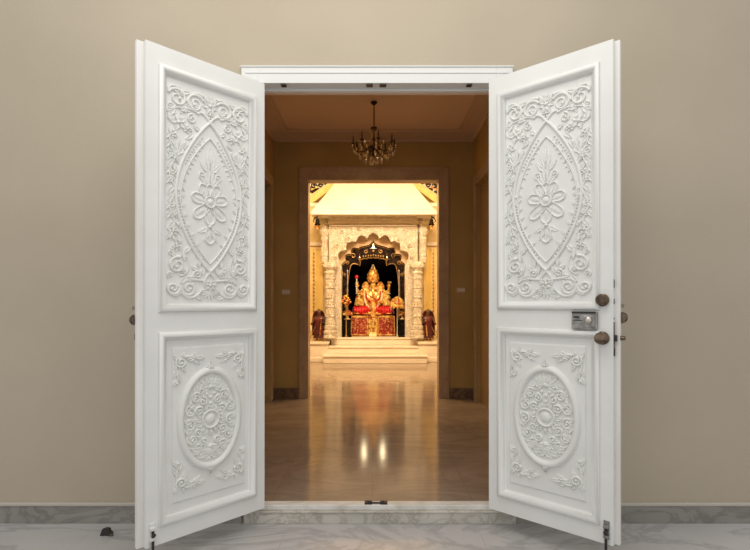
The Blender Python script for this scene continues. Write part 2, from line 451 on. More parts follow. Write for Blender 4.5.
def bez(p0, p1, p2, p3, n=14):
    o = []
    for i in range(n):
        t = i / (n - 1); a = (1 - t) ** 3; b = 3 * (1 - t) ** 2 * t; c = 3 * (1 - t) * t * t; d = t ** 3
        o.append((a * p0[0] + b * p1[0] + c * p2[0] + d * p3[0], a * p0[1] + b * p1[1] + c * p2[1] + d * p3[1]))
    return o

def vesica(hw, y0, y1, n=26, f=1.0):
    """half outline of the pointed oval, right side, from the top tip to the bottom tip"""
    o = []
    for i in range(n):
        t = i / (n - 1); v = y1 + (y0 - y1) * t
        o.append((hw * math.sin(PI * t) ** (.86 * f), v))
    return o

def upper_relief(cu, s, base):
    r = Relief(cu, base, s)
    # pointed oval: two ribs with a beaded channel between
    r.stroke(vesica(.186, 1.375, 2.185), .0085, None, .013)
    r.stroke(vesica(.162, 1.42, 2.10), .004, None, .009)
    b = vesica(.172, 1.40, 2.14, 46)
    for i in range(3, 43):
        if not 12 < i < 22: r.dome(b[i], .0055, .010, True, 6)
    for i in range(5, 40, 3):
        r.leaf((b[i][0] - .012, b[i][1]), PI + (.7 if i < 23 else -.7), .026, .008, .008, True, .1)
    # ribbon crossing at the tips
    r.stroke(bez((0, 2.185), (.03, 2.23), (.055, 2.235), (.075, 2.215)), .009, .005, .012)
    r.stroke(bez((0, 1.375), (.02, 1.35), (.04, 1.33), (.03, 1.30)), .009, .005, .012)
    # central rosette and pendants
    C = (0, 1.755)
    for k, a in enumerate((90, 22, -40, -90, 202, 158 + 62)):
        pass
    r.petal((.022, 1.760), math.radians(12), .080, .042)
    r.petal((.016, 1.730), math.radians(-42), .094, .044)
    r.petal((.000, 1.722), math.radians(-90), .088, .046, both=False)
    r.petal((.014, 1.778), math.radians(62), .076, .036)
    r.petal((.000, 1.790), math.radians(90), .06, .03, both=False)
    r.dome(C, .034, .010, False, 16); r.dome(C, .020, .016, False, 14)
    r.stroke([(.030 * math.cos(a * PI / 10), C[1] + .030 * math.sin(a * PI / 10)) for a in range(21)], .004, None, .014, False)
    r.petal((0, 1.615), math.radians(-90), .085, .042, both=False)
    r.leaf((.01, 1.615), math.radians(-38), .062, .018, .009, True, .2)
    r.leaf((.006, 1.60), math.radians(-66), .07, .013, .010, True, .1)
    r.dome((0, 1.622), .012, .013, False)
    for k, (v, a, L) in enumerate(((1.84, 62, .085), (1.86, 80, .12), (1.84, 35, .07), (1.93, 72, .09), (1.91, 40, .075), (1.96, 88, .085))):
        r.leaf((.005, v), math.radians(a), L, .015, .010, True, .12)
    r.spiral((.045, 1.895), .020, -1.2, 1.1, .004, .008)
    # inner bead drops
    for t in range(8):
        r.dome((.125 - .011 * t, 1.60 - .022 * t), .006, .008, True, 6)
        r.dome((.030 + .013 * t, 2.075 - .026 * t), .006, .008, True, 6)
    # crest at the top centre
    r.flower((0, 2.275), .042, 7, .013, False)
    r.flower((0, 2.225), .028, 5, .012, False)
    for a in (20, 48, 75, 110): r.leaf((.012, 2.285), math.radians(a), .045, .011, .011, True, .15)
    # large top scrolls
    r.spiral((.082, 2.265), .050, 2.6, -1.55, .008, .013)
    r.spiral((.178, 2.268), .050, .4, 1.45, .008, .013)
    r.spiral((.100, 2.180), .026, 1.6, -1.3, .006, .011)
    r.spiral((.215, 2.222), .018, -1.0, -1.2, .005, .010)
    r.stroke(bez((.04, 2.315), (.09, 2.34), (.12, 2.29), (.135, 2.262)), .008, .005, .012)
    r.stroke(bez((.222, 2.285), (.235, 2.33), (.19, 2.335), (.165, 2.315)), .008, .004, .012)
    r.stroke(bez((.06, 2.215), (.10, 2.235), (.15, 2.235), (.215, 2.205)), .006, .004, .010)
    for (u, v, a, L) in ((.115, 2.315, -30, .05), (.14, 2.245, -80, .05), (.19, 2.235, -60, .06), (.06, 2.24, 30, .05), (.12, 2.225, 20, .045),
                         (.205, 2.315, 200, .04), (.15, 2.285, 60, .04), (.165, 2.21, 160, .05)):
        r.leaf((u, v), math.radians(a), L * 1.15, .0155, .012)
    # side sprays: flowers on a wavy stem
    for i, (u, v, rr) in enumerate(((.172, 2.145, .045), (.205, 2.075, .030), (.125, 2.120, .026), (.190, 1.955, .024), (.200, 1.58, .032), (.180, 1.50, .026), (.196, 1.66, .024), (.2, 1.87, .026))):
        r.flower((u, v), rr, 5, .011, True, i)
    st = [(.206 + .014 * math.sin(i * .8), 2.10 - i * .0225) for i in range(26)]
    r.stroke(st, .0048, None, .009)
    for i in range(1, 25):
        sd = 1 if i % 2 else -1
        r.leaf(st[i], math.radians(-90 + sd * 48), .046 + .008 * (i % 3), .0145, .011, True, -sd * .2)
        if i % 4 == 2: r.dome((st[i][0] + sd * .018, st[i][1] + .01), .008, .012)
    r.spiral((.215, 1.985), .020, 1.5, 1.2, .005, .010); r.spiral((.220, 1.845), .017, -1.5, -1.2, .005, .010)
    r.spiral((.212, 1.70), .019, 1.5, 1.2, .005, .010); r.spiral((.212, 1.47), .018, 1.5, 1.2, .005, .010)
    for (u, v, a, L) in ((.10, 2.10, -60, .05), (.13, 2.06, -90, .05), (.165, 2.06, -100, .055), (.15, 2.01, -60, .05), (.178, 2.0, -95, .05), (.09, 2.14, 190, .04),
                         (.16, 1.52, 60, .05), (.14, 1.47, 120, .05), (.165, 1.60, 90, .05), (.178, 1.92, -80, .05), (.21, 2.14, 60, .05), (.215, 2.17, 110, .05), (.19, 1.44, -100, .05)):
        r.leaf((u, v), math.radians(a), L, .016, .012)
    # foot scrolls
    r.spiral((.178, 1.405), .044, 1.9, -1.5, .0075, .013)
    r.spiral((.200, 1.285), .036, 2.8, 1.5, .0085, .013)
    r.spiral((.118, 1.285), .040, .3, -1.5, .0085, .013)
    r.spiral((.070, 1.360), .024, -.6, 1.4, .006, .011)
    r.spiral((.215, 1.355), .016, -1, 1.2, .005, .010)
    r.stroke(bez((.235, 1.30), (.22, 1.235), (.17, 1.235), (.155, 1.275)), .008, .005, .012)
    r.stroke(bez((.155, 1.27), (.14, 1.225), (.08, 1.225), (.05, 1.275)), .009, .006, .013)
    r.stroke(bez((.165, 1.35), (.12, 1.36), (.11, 1.40), (.13, 1.45)), .006, .004, .010)
    r.stroke(bez((.02, 1.325), (.06, 1.33), (.09, 1.335), (.14, 1.325)), .006, .004, .010)
    r.flower((0, 1.305), .036, 6, .013, False); r.flower((.150, 1.375), .018, 5, .012)
    for a in (-95, -62, -35, -10): r.leaf((.008, 1.275), math.radians(a), .052, .013, .012, True, .15)
    for (u, v, a, L) in ((.14, 1.43, 70, .06), (.12, 1.34, 170, .05), (.16, 1.31, 120, .04), (.09, 1.32, -30, .04), (.19, 1.44, 60, .05),
                         (.10, 1.395, 200, .05), (.085, 1.245, 190, .04), (.175, 1.245, 20, .04), (.13, 1.36, 40, .05), (.21, 1.39, 100, .05),
                         (.06, 1.40, 75, .045), (.045, 1.36, 95, .04)):
        r.leaf((u, v), math.radians(a), L * 1.15, .0155, .012)
    return r.mb

def lower_relief(cu, s, base):
    r = Relief(cu, base, s); V = .588; r.k = 1.12; r.v0 = V
    # palmette at the head
    for a, L in ((88, .045), (58, .058), (28, .064), (2, .055)): r.leaf((.004, V + .155), math.radians(a), L, .016, .013, True, .12)
    r.dome((0, V + .152), .014, .016, False)
    r.leaf((.01, V + .15), math.radians(-25), .05, .014, .012, True, -.2)
    # scrolled wreath
    for (u, v, q, a, t) in ((.072, .105, .026, 2.2, -1.4), (.100, .045, .028, 1.4, -1.4), (.104, -.022, .028, 1.0, 1.4), (.092, -.088, .027, .8, -1.4),
                            (.038, .085, .021, 1.4, 1.3), (.058, .040, .022, 2.4, -1.3), (.060, -.060, .022, -2, 1.3), (.035, -.105, .020, 0, -1.3),
                            (.062, -.135, .020, 1, 1.3)):
        r.spiral((u, V + v), q, a, t, .0058, .0125)
    for i in range(26):
        a = PI / 2 - PI * i / 25; q = 1 + .12 * (i % 2)
        r.leaf((.098 * q * math.cos(a), V + .162 * q * math.sin(a) * .93 - .005), a + (.9 if i % 2 else -.9), .042, .0155, .0125, True, .2)
    r.dome((0, V - .005), .028, .013, False, 18)
    r.stroke([(.042 * math.cos(a * PI / 12), V - .005 + .042 * math.sin(a * PI / 12)) for a in range(25)], .005, None, .012, False)
    for a in range(-90, 100, 22): r.leaf((.045 * math.cos(math.radians(a)), V - .005 + .045 * math.sin(math.radians(a))), math.radians(a), .036, .011, .012, True, .2)
    for (u, v) in ((.0, .10), (.02, .118), (0, .072)): r.dome((u, V + v), .010, .013)
    # foot cluster
    for a, L in ((-90, .05), (-62, .058), (-38, .06), (-12, .05)): r.leaf((.004, V - .138), math.radians(a), L, .018, .014, True, .1)
    r.leaf((.05, V - .15), math.radians(10), .05, .018, .013); r.dome((0, V - .135), .014, .015, False)
    # corner sprays
    for sg in (1, -1):
        r.k = 1.0; c = (.162, V + sg * .325)
        r.spiral((c[0], c[1] - sg * .012), .030, sg * 1.0, -sg * 1.5, .0065, .0125)
        r.stroke(bez((c[0] - .02, c[1] + sg * .012), (c[0] - .05, c[1] + sg * .03), (c[0] - .08, c[1] - sg * .01), (c[0] - .11, c[1] + sg * .008)), .007, .003, .011)
        r.stroke(bez((c[0] + .024, c[1] - sg * .02), (c[0] + .035, c[1] - sg * .06), (c[0] + .005, c[1] - sg * .08), (c[0] + .022, c[1] - sg * .13)), .006, .003, .010)
        for (du, dv, a, L) in ((-.03, .004, 160, .05), (-.06, -.004, 200, .05), (-.04, -.008, 150, .045), (-.08, .004, 172, .05), (-.06, .012, 140, .035),
                               (.02, -.05, -70, .045), (.012, -.08, -110, .04), (.02, -.1, -60, .04), (.0, -.03, -130, .045), (.02, .005, 40, .03), (-.01, .012, 100, .03)):
            r.leaf((c[0] + du, c[1] + sg * dv), sg * math.radians(a), L, .012, .012, True, .15 * sg)
        r.dome((c[0] - .02, c[1] - sg * .022), .009, .013); r.dome((c[0] + .018, c[1] - sg * .118), .008, .012)
    return r.mb

def oval_ring(cu, s, base):
    mb = MB(); n = 64; V = .588
    prof = ((-.022, -.002), (-.016, .012), (-.004, .021), (.008, .018), (.016, .010), (.022, -.002)); k = len(prof); vs = []
    for j in range(n):
        a = 2 * PI * j / n
        for (o, h) in prof: vs.append((cu + (.166 + o) * math.cos(a), s * (base + h), V + (.258 + o) * math.sin(a)))
    mb.add(vs, [(j * k + i, j * k + i + 1, ((j + 1) % n) * k + i + 1, ((j + 1) % n) * k + i) for j in range(n) for i in range(k - 1)])
    r = Relief(cu, base, s)
    for sg in (1, -1):
        for a in (90, 62, 35): r.leaf((.002, V + sg * .258), sg * math.radians(a), .042 if a == 90 else .03, .014, .024, True, 0)
    o = len(mb.v); mb.v += r.mb.v; mb.f += [tuple(i + o for i in f) for f in r.mb.f]; mb.m += [0] * len(r.mb.f)
    return mb

def knob(parent, x, z, y, s, rr=.026, name='knob', proj=.055):
    m = MB(); prof = [(rr * 1.15, 0), (rr * 1.15, .006), (rr * .8, .010), (rr * .45, .014), (rr * .42, proj * .45), (rr * .8, proj * .55), (rr, proj * .75), (rr * .85, proj * .93), (rr * .3, proj)]
    m.lathe([(a, s * b) for a, b in prof], (x, y, z), 20, 'y')
    return m.build(name, M['brass'], parent, True)

def make_door(name, hinge, ang, zb, s, lip, label):
    d = empty(name, (hinge[0], hinge[1], zb), ang, label, 'door', None, 'structure')
    cu = DW - .3405
    rec = -.014
    # frame: stiles and rails round two panels; a lip along the free edge on the outer side
    f = MB()
    U0, U1 = .092, DW - .098
    Y0, Y1 = (-s * DT, 0) if s > 0 else (0, -s * DT)
    f.box(0, U0, Y0, Y1, 0, DH); f.box(U1, DW, Y0, Y1, 0, DH)
    f.box(U0, U1, Y0, Y1, 0, .125); f.box(U0, U1, Y0, Y1, 1.025, 1.20); f.box(U0, U1, Y0, Y1, 2.372, DH)
    f.build('door_frame_rails', M['white'], d)
    a0, a1 = sorted((-s * DT, -s * (DT * .5)))
    MB().box(DW - .01, DW + lip, a0, a1, 0.002, DH - .002).build('meeting_lip', M['lip'], d, bevel=.002)
    for nm, v0, v1 in (('upper_panel', 1.20, 2.372), ('lower_panel', .125, 1.025)):
        p = MB()
        a0, a1 = sorted((s * rec, -s * (DT - .006)))
        p.box(U0, U1, a0, a1, v0, v1)
        pp = p.build(nm, M['white'], d)
        if nm[0] == 'l':
            q = MB(); moulding(q, U0 + .032, U1 - .032, v0 + .052, v1 - .045, ((0, rec), (.007, rec + .007), (.010, rec + .007)), s)
            u0, u1, w0, w1 = U0 + .042, U1 - .042, v0 + .062, v1 - .055
            y = s * (rec + .007); q.add([(u0, y, w0), (u1, y, w0), (u1, y, w1), (u0, y, w1)], [(0, 1, 2, 3)])
            q.build('raised_field', M['white'], pp)
    prof = ((-.036, 0), (-.036, .008), (-.030, .015), (-.020, .019), (-.011, .015), (-.006, .006), (-.002, .004), (.003, -.005), (.006, -.012), (.010, rec))
    for nm, v0, v1 in (('upper_moulding', 1.20, 2.372), ('lower_moulding', .125, 1.025)):
        q = MB(); moulding(q, U0, U1, v0, v1, prof, s); q.build(nm, M['white'], d, True, angle=50)
    upper_relief(cu, s, rec).build('floral_relief', M['relief'], d, True, angle=75)
    lower_relief(cu, s, rec + .007).build('floral_relief', M['relief'], d, True, angle=75)
    oval_ring(cu, s, rec + .007).build('oval_ring', M['relief'], d, True, angle=60)
    # hinges at the jamb edge
    for v in (.25, 1.25, 2.25):
        MB().tube([(-.002, -s * (DT - .006), v - .05), (-.002, -s * (DT - .006), v + .05)], .006, 10).build('hinge', M['frame_white'], d, True)
    return d

def ang2(dx, dy): return math.atan2(dy, dx)
LEFT = make_door('door_1', (-.652, -.010), ang2(-.476, -.484), .100, 1, .034, 'left white carved door leaf with floral reliefs and oval medallions, swung open')
RIGHT = make_door('door_2', (.666, -.036), ang2(.506, -.443), .109, -1, .024, 'right white carved door leaf with brass knobs and a grey lock plate, swung open')

# right leaf hardware (x measured from the hinge)
fx = DW - .049
knob(RIGHT, fx, 1.134 - .109, 0, -1, .029, 'knob', .062)
kk = knob(RIGHT, fx, 1.324 - .109, 0, -1, .028, 'deadbolt_turn', .034)
lp = MB().box(DW - .194, DW - .070, -.022, 0, 1.176 - .109, 1.263 - .109).build('lock_plate', M['steel'], RIGHT, bevel=.003)
g = MB()
g.box(DW - .192, DW - .075, -.025, -.021, 1.255 - .109, 1.266 - .109)
g.box(DW - .185, DW - .155, -.024, -.021, 1.232 - .109, 1.242 - .109)
g.box(DW - .185, DW - .140, -.024, -.021, 1.218 - .109, 1.223 - .109)
g.build('dark_trim', M['dark'], lp)
g = MB(); g.box(DW - .133, DW - .078, -.028, -.021, 1.184 - .109, 1.245 - .109)
hb = g.build('lock_body', M['steel'], lp, bevel=.004)
MB().lathe([(.016, 0), (.016, -.012), (.010, -.016), (.002, -.017)], (DW - .108, -.026, 1.222 - .109), 18, 'y').build('key_cylinder', M['silver'], hb, True)
# edge furniture of the right leaf
for z0, z1, nm in ((1.385, 1.425, 'bolt_slot'), (1.305, 1.330, 'bolt_slot'), (1.228, 1.236, 'screw')):
    MB().box(DW - .001, DW + .0015, .009, .019, z0 - .109, z1 - .109).build(nm, M['dark'], RIGHT)
ep = MB().box(DW - .001, DW + .002, .006, .022, 1.045 - .109, 1.215 - .109).build('latch_plate', M['brass'], RIGHT)
MB().box(DW, DW + .004, .008, .020, 1.05 - .109, 1.085 - .109).build('bolt_slot', M['dark'], ep)
MB().box(DW, DW + .014, .007, .021, 1.12 - .109, 1.15 - .109).build('latch_bolt', M['dark'], ep)
MB().lathe([(.011, 0), (.011, .022), (.006, .026)], (DW + .020, .040, 1.135 - .109), 12, 'x').build('latch_roller', M['brass'], ep, True)
# outer face furniture (stands out behind the leaf)
knob(RIGHT, DW + .010, 1.235 - .109, DT, 1, .029, 'outer_knob', .088)
MB().lathe([(.010, 0), (.010, .075), (.006, .078)], (DW + .010, DT, 1.295 - .109), 12, 'y').build('outer_latch', M['steel'], RIGHT, True)
knob(LEFT, DW + .015, 1.224 - .10, -DT, -1, .027, 'outer_knob', .072)
MB().lathe([(.010, 0), (.010, -.066), (.006, -.069)], (DW + .015, -DT, 1.284 - .10), 12, 'y').build('outer_latch', M['steel'], LEFT, True)
MB().box(DW + .012, DW + .026, -DT - .030, -DT, 1.125 - .10, 1.155 - .10).build('bolt_knob', M['dark'], LEFT)
# surface bolts near the floor
def bolt(d, s, zb, white):
    y = lambda a: (min(0, s * a), max(0, s * a))
    xb = DW - .030
    m = MB().box(xb - .014, xb + .014, *y(.006), .028, .118)
    b = m.build('surface_bolt', M['frame_white'] if white else M['steel'], d, bevel=.002)
    q = MB(); q.tube([(xb, s * .013, .085), (xb, s * .013, -zb + FZ + .004)], .0065, 10); q.build('bolt_rod', M['dark'], b, True)
    q = MB(); q.box(xb - .012, xb + .012, *y(.020), .085, .1); q.box(xb - .012, xb + .012, *y(.020), .035, .05)
    q.build('bolt_guide', M['frame_white'] if white else M['steel'], b, bevel=.002)
    q = MB(); q.lathe([(.009, 0), (.009, s * .012), (.004, s * .014)], (xb, s * .018, .066), 10, 'y'); q.build('bolt_grip', M['dark'], b, True)
bolt(LEFT, 1, .10, True); bolt(RIGHT, -1, .109, False)

# ------------------------------------------------------------------ setting: hall
BY = CAMY + 6.24                          # front of the wall with the inner doorway
XL, XR = P(274, 0, 6.24).x, P(473, 0, 6.24).x
CZ = CAMZ + 2.15                          # hall ceiling
SZ = 4.45                                 # shrine room ceiling
SY1 = CAMY + 11.9
struct(MB().box(-3.2, 3.2, .09, SY1 + .1, ZF - .09, ZF).build('floor', M['hall_floor']), 'polished beige marble floor of the hall running to the shrine', 'floor')
hz1 = BY - .0
def side_wall(x, sg, nm, lab):
    dy0, dy1 = 1.55, CAMY + 6.02          # opening of the side doorway
    w = MB(); X = sorted((x, x + sg * .15))
    w.box(X[0], X[1], WY + .147, dy0, ZF, CZ); w.box(X[0], X[1], dy1, BY, ZF, CZ)
    w.box(X[0], X[1], dy0, dy1, ZF + 2.68, CZ)
    return struct(w.build(nm, M['hall_wall']), lab, 'wall'), dy0, dy1
for x, sg, nm, dn, tn, bn, sd in ((XL, -1, 'wall_left', 'door_3', 'trim_3', 'baseboard_hall_left', 'left'), (XR, 1, 'wall_right', 'door_4', 'trim_4', 'baseboard_hall_right', 'right')):
    o, dy0, dy1 = side_wall(x, sg, nm, 'ochre %s side wall of the dim hall' % sd)
    t = MB(); a, b = sorted((x, x - sg * .022))
    t.box(a, b, dy1, dy1 + .115, ZF, ZF + 2.80); t.box(a, b, dy0 - .115, dy0, ZF, ZF + 2.80); t.box(a, b, dy0, dy1, ZF + 2.68, ZF + 2.80)
    struct(t.build(tn, M['architrave'], bevel=.006), 'brown marble surround of the %s side doorway in the hall' % sd, 'door surround')
    a, b = sorted((x + sg * .05, x + sg * .09))
    dd = MB(); dd.box(a, b, dy0, dy1, ZF, ZF + 2.68)
    dd = struct(dd.build(dn, M['panel_wood']), 'brown closed door in the %s side wall of the hall' % sd, 'door')
    q = MB(); a2, b2 = sorted((x + sg * .04, x + sg * .05))
    for z0, z1 in ((.2, 1.1), (1.25, 2.5)):
        for k in range(2):
            m0 = dy0 + .12 + k * (dy1 - dy0) / 2; q.box(a2, b2, m0, m0 + (dy1 - dy0) / 2 - .24, ZF + z0, ZF + z1)
    q.build('raised_panel', M['panel_wood'], dd, bevel=.005)
    q = MB(); a, b = sorted((x, x - sg * .02)); q.box(a, b, dy1 + .115, BY, ZF, ZF + .13)
    q.box(a, b, WY + .15, dy0 - .115, ZF, ZF + .13)
    struct(q.build('baseboard_hall_' + sd, M['hall_skirting']), 'dark marble skirting along the %s hall wall' % sd, 'skirting board')
struct(MB().box(XL - .15, XR + .15, WY + .147, BY, CZ, CZ + .1).build('ceiling', M['hall_ceiling']), 'brown lit ceiling above the chandelier', 'ceiling')
# cove along the back and the two sides
def cove(axis):
    prof = [(0, -.085), (.03, -.083), (.04, -.065), (.09, -.055), (.17, -.025), (.24, -.018), (.25, -.004), (.30, 0)]
    m = MB(); k = len(prof); rect = (XL, XR, WY + .147, BY); vs = []
    for (cx, cy, dx, dy) in ((rect[0], rect[2], 1, 1), (rect[1], rect[2], -1, 1), (rect[1], rect[3], -1, -1), (rect[0], rect[3], 1, -1)):
        for (o, h) in prof: vs.append((cx + dx * o * .75, cy + dy * o * .8, CZ + h - .0005))
    m.add(vs, [(c * k + i, c * k + i + 1, ((c + 1) % 4) * k + i + 1, ((c + 1) % 4) * k + i) for c in range(4) for i in range(k - 1)])
    return m
struct(cove(0).build('trim_5', M['hall_cove'], None, True, angle=30), 'stepped cornice between hall wall and ceiling', 'cornice')
# wall with the inner doorway
OX0, OX1 = P(306.5, 0, 6.24).x, P(440.5, 0, 6.24).x
OZ = P(0, 178.5, 6.24).z
w = MB()
w.box(XL - .15, OX0, BY, BY + .16, ZF, SZ); w.box(OX1, XR + .15, BY, BY + .16, ZF, SZ); w.box(OX0, OX1, BY, BY + .16, OZ, SZ)
w.box(-3.2, XL - .15, BY, BY + .16, ZF, SZ); w.box(XR + .15, 3.2, BY, BY + .16, ZF, SZ)
struct(w.build('wall_back', M['hall_wall']), 'ochre hall wall with the inner doorway', 'wall')
t = MB(); c0, c1, cz = P(300, 0, 6.22).x, P(448, 0, 6.22).x, P(0, 168, 6.22).z
i0, i1, iz = OX0 + .025, OX1 - .025, OZ - .025
t.box(c0, i0, BY - .025, BY, ZF, cz); t.box(i1, c1, BY - .025, BY, ZF, cz); t.box(i0, i1, BY - .025, BY, iz, cz)
t.box(c0 - .012, c0 + .012, BY - .035, BY - .02, ZF, cz + .012); t.box(c1 - .012, c1 + .012, BY - .035, BY - .02, ZF, cz + .012); t.box(c0 - .012, c1 + .012, BY - .035, BY - .02, cz - .012, cz + .012)
t.box(OX0, i0, BY, BY + .165, ZF, iz); t.box(i1, OX1, BY, BY + .165, ZF, iz); t.box(OX0, OX1, BY, BY + .165, iz, OZ)
struct(t.build('trim_6', M['architrave'], bevel=.004), 'brown marble surround of the inner doorway to the shrine', 'door surround')
for (a, b, sd) in ((XL, c0 - .012, 'left'), (c1 + .012, XR, 'right')):
    q = MB(); q.box(a, b, BY - .02, BY, ZF, ZF + .13)
    struct(q.build('baseboard_back_' + sd, M['hall_skirting']), 'dark marble skirting just %s of the inner doorway' % sd, 'skirting board')
for px, py, sd in ((286, 292, 'left'), (461, 290, 'right')):
    c = P(px, py, 6.23)
    m = MB().box(c.x - .055, c.x + .055, BY - .012, BY, c.z - .035, c.z + .035)
    sw = tag(m.build('light_switch', M['switch'], bevel=.004), 'small light switch plate on the ochre wall %s of the inner doorway' % sd, 'light switch')
    for k in (-1, 0, 1): MB().box(c.x + k * .032 - .012, c.x + k * .032 + .012, BY - .018, BY - .012, c.z - .018, c.z + .018).build('rocker', M['ivory'], sw)
# hall sconce-free; shrine room shell
struct(MB().box(-3.2, 3.2, SY1, SY1 + .1, ZF, SZ).build('wall_far', M['shrine_wall']), 'pale yellow far wall behind the marble shrine', 'wall')
struct(MB().box(-3.3, -3.2, BY, SY1 + .1, ZF, SZ).build('wall_shrine_left', M['shrine_wall']), 'left wall of the bright shrine room', 'wall')
struct(MB().box(3.2, 3.3, BY, SY1 + .1, ZF, SZ).build('wall_shrine_right', M['shrine_wall']), 'right wall of the bright shrine room', 'wall')
struct(MB().box(-3.3, 3.3, BY, SY1 + .1, SZ, SZ + .1).build('ceiling', M['shrine_ceiling']), 'ceiling of the bright shrine room', 'ceiling')

# ------------------------------------------------------------------ chandelier
cc = P(374, 102, 5.2); cx, cy = cc.x, cc.y
chd = empty('chandelier', (cx, cy, CZ), 0, 'small dark chandelier with hanging crystals, hung from the hall ceiling', 'chandelier')
def cz_(py): return CAMZ + (HY - py) * 5.2 / F - CZ
MB().lathe([(.035, 0), (.038, -.008), (.026, -.02), (.010, -.034), (.006, -.04)], (0, 0, 0), 18).build('canopy', M['bronze'], chd, True)
MB().tube([(0, 0, -.03), (0, 0, cz_(127))], .0065, 8).build('rod', M['bronze'], chd, True)
z1 = cz_(127)
MB().lathe([(.006, 0), (.034, -.006), (.036, -.014), (.026, -.024), (.028, -.034), (.012, -.042)], (0, 0, z1), 18).build('crown_ring', M['bronze'], chd, True)
zb = cz_(148)
MB().lathe([(.008, z1 - zb - .03), (.010, .12), (.018, .09), (.008, .07), (.012, .03), (.055, .012), (.066, .004), (.060, -.008), (.03, -.02), (.018, -.045), (.022, -.06), (.008, -.085), (.001, -.1)], (0, 0, zb), 20).build('body', M['bronze'], chd, True)
st_ = MB()
for k in range(8):
    a = 2 * PI * k / 8
    st_.tube([(.032 * math.cos(a), .032 * math.sin(a), z1 - .03), (.026 * math.cos(a), .026 * math.sin(a), (z1 + zb) / 2), (.05 * math.cos(a), .05 * math.sin(a), zb + .01)], .0022, 5)
st_.build('strand', M['dark_gold'], chd)
arm = cup = cand = None
xtal = MB().lathe([(.001, .015), (.007, .006), (.0075, .002), (.001, -.017)], n=6)
xm = xtal.mesh('crystal'); xm.materials.append(M['crystal'])
def crystal(x, y, z, sc=1):
    o = bpy.data.objects.new('crystal', xm); COL.objects.link(o); o.parent = chd; o.location = (x, y, z); o.scale = (sc,) * 3
    o.rotation_euler = (0, 0, random.random() * 3)
for k in range(8):
    a = 2 * PI * k / 8 + .2; R = .225; ca, sa = math.cos(a), math.sin(a)
    pts = [(r * ca, r * sa, zb + h) for r, h in bez((.05, 0), (.10, -.07), (R * .95, -.07), (R, .02), 10)]
    am = MB().tube(pts, .0048, 7).build('arm', M['bronze'], chd, True)
    MB().lathe([(.004, -.004), (.022, .004), (.024, .010), (.010, .012), (.012, .02)], (R * ca, R * sa, zb + .02), 12).build('drip_cup', M['bronze'], am, True)
    MB().lathe([(.008, 0), (.008, .045), (.006, .05), (.0075, .062), (.001, .085)], (R * ca, R * sa, zb + .035), 10).build('candle', M['bronze'], am, True)
    for j, (r, h) in enumerate(((R, -.012), (R + .02, .005), (R - .02, -.04), (.17, -.075), (.14, -.10), (.09, -.125), (.05, -.145), (.20, -.025), (.11, -.07))):
        b = a + (j % 2) * .3 - .1
        crystal(r * math.cos(b), r * math.sin(b), zb + h - .012, 1.0 + .3 * (j % 3))
    if k % 2: crystal(.02 * ca, .02 * sa, zb - .165, 1.3)

# ------------------------------------------------------------------ marble shrine
CXp = 373.3
FD = 10.5; SC = F / FD                    # facade distance
def X(px, d=FD): return (px - 375) * d / F
def Z(py, d=FD): return CAMZ + (HY - py) * d / F
def Y(d): return CAMY + d
shr = empty('marble_shrine', (0, Y(10.4), ZF), 0, 'cream carved marble shrine with cusped arch, columns and sloping eave', 'shrine')
def SP(mb_or_obj):                        # parent keeping world coordinates
    o = mb_or_obj; o.parent = shr; o.matrix_parent_inverse = Matrix.Translation((0, -Y(10.4), -ZF)); return o
PZ = ZF + .48                             # platform level
for i, (d0, a, b, top) in enumerate(((9.78, 322.7, 427.7, .16), (10.08, 327, 423, .32), (10.38, 330.5, 418.5, .48))):
    q = MB(); q.box(X(a, d0) + .01, X(b, d0) - .01, Y(d0) + .02, Y(d0) + .32 if i < 2 else SY1, ZF + (.16 * i), ZF + top - .035)
    q.box(X(a, d0) - .01, X(b, d0) + .01, Y(d0), Y(d0) + .32 if i < 2 else SY1, ZF + top - .035, ZF + top)
    SP(q.build('step' if i < 2 else 'platform', M['marble_cream'], bevel=.008))
def half(pts, c=CXp):
    """mirror a left half outline (apex first, offsets from the centre line) into a full list, left foot to right foot"""
    L = [(X(c - a), Z(y)) for a, y in pts]; R = [(X(c + a), Z(y)) for a, y in pts]
    return list(reversed(L)) + R[1:]
def arc(p, q, bul, n=6):
    o = []
    for i in range(n):
        t = i / n; nx, ny = (q[1] - p[1]), -(q[0] - p[0]); k = bul * math.sin(PI * t)
        o.append((p[0] + (q[0] - p[0]) * t + nx * k, p[1] + (q[1] - p[1]) * t + ny * k))
    return o
outer = [(0, 232.4)]
outer += arc((0.6, 233.4), (5.8, 238.5), .18)[1:]
for p, q in (((5.8, 238.5), (17.5, 241.8)), ((17.5, 241.8), (27, 250.2)), ((27, 250.2), (33.6, 262)), ):
    outer += arc(p, q, .40)
outer += [(33.2, 263), (32.0, 266), (31.8, 270), (31.8, 338)]
ol = half(outer)
fx0, fx1 = X(329.5), X(417)
loop = [(fx0, Z(338.0))] + [(p[0], max(p[1], Z(338))) for p in ol] + [(fx1, Z(338)), (fx1, Z(221)), (fx0, Z(221))]
# split so the plate is a simple outline with an arch notch
SP(fill2d('arch_facade', [loop], Y(10.42), Y(10.72), M['carve'], None, .006))
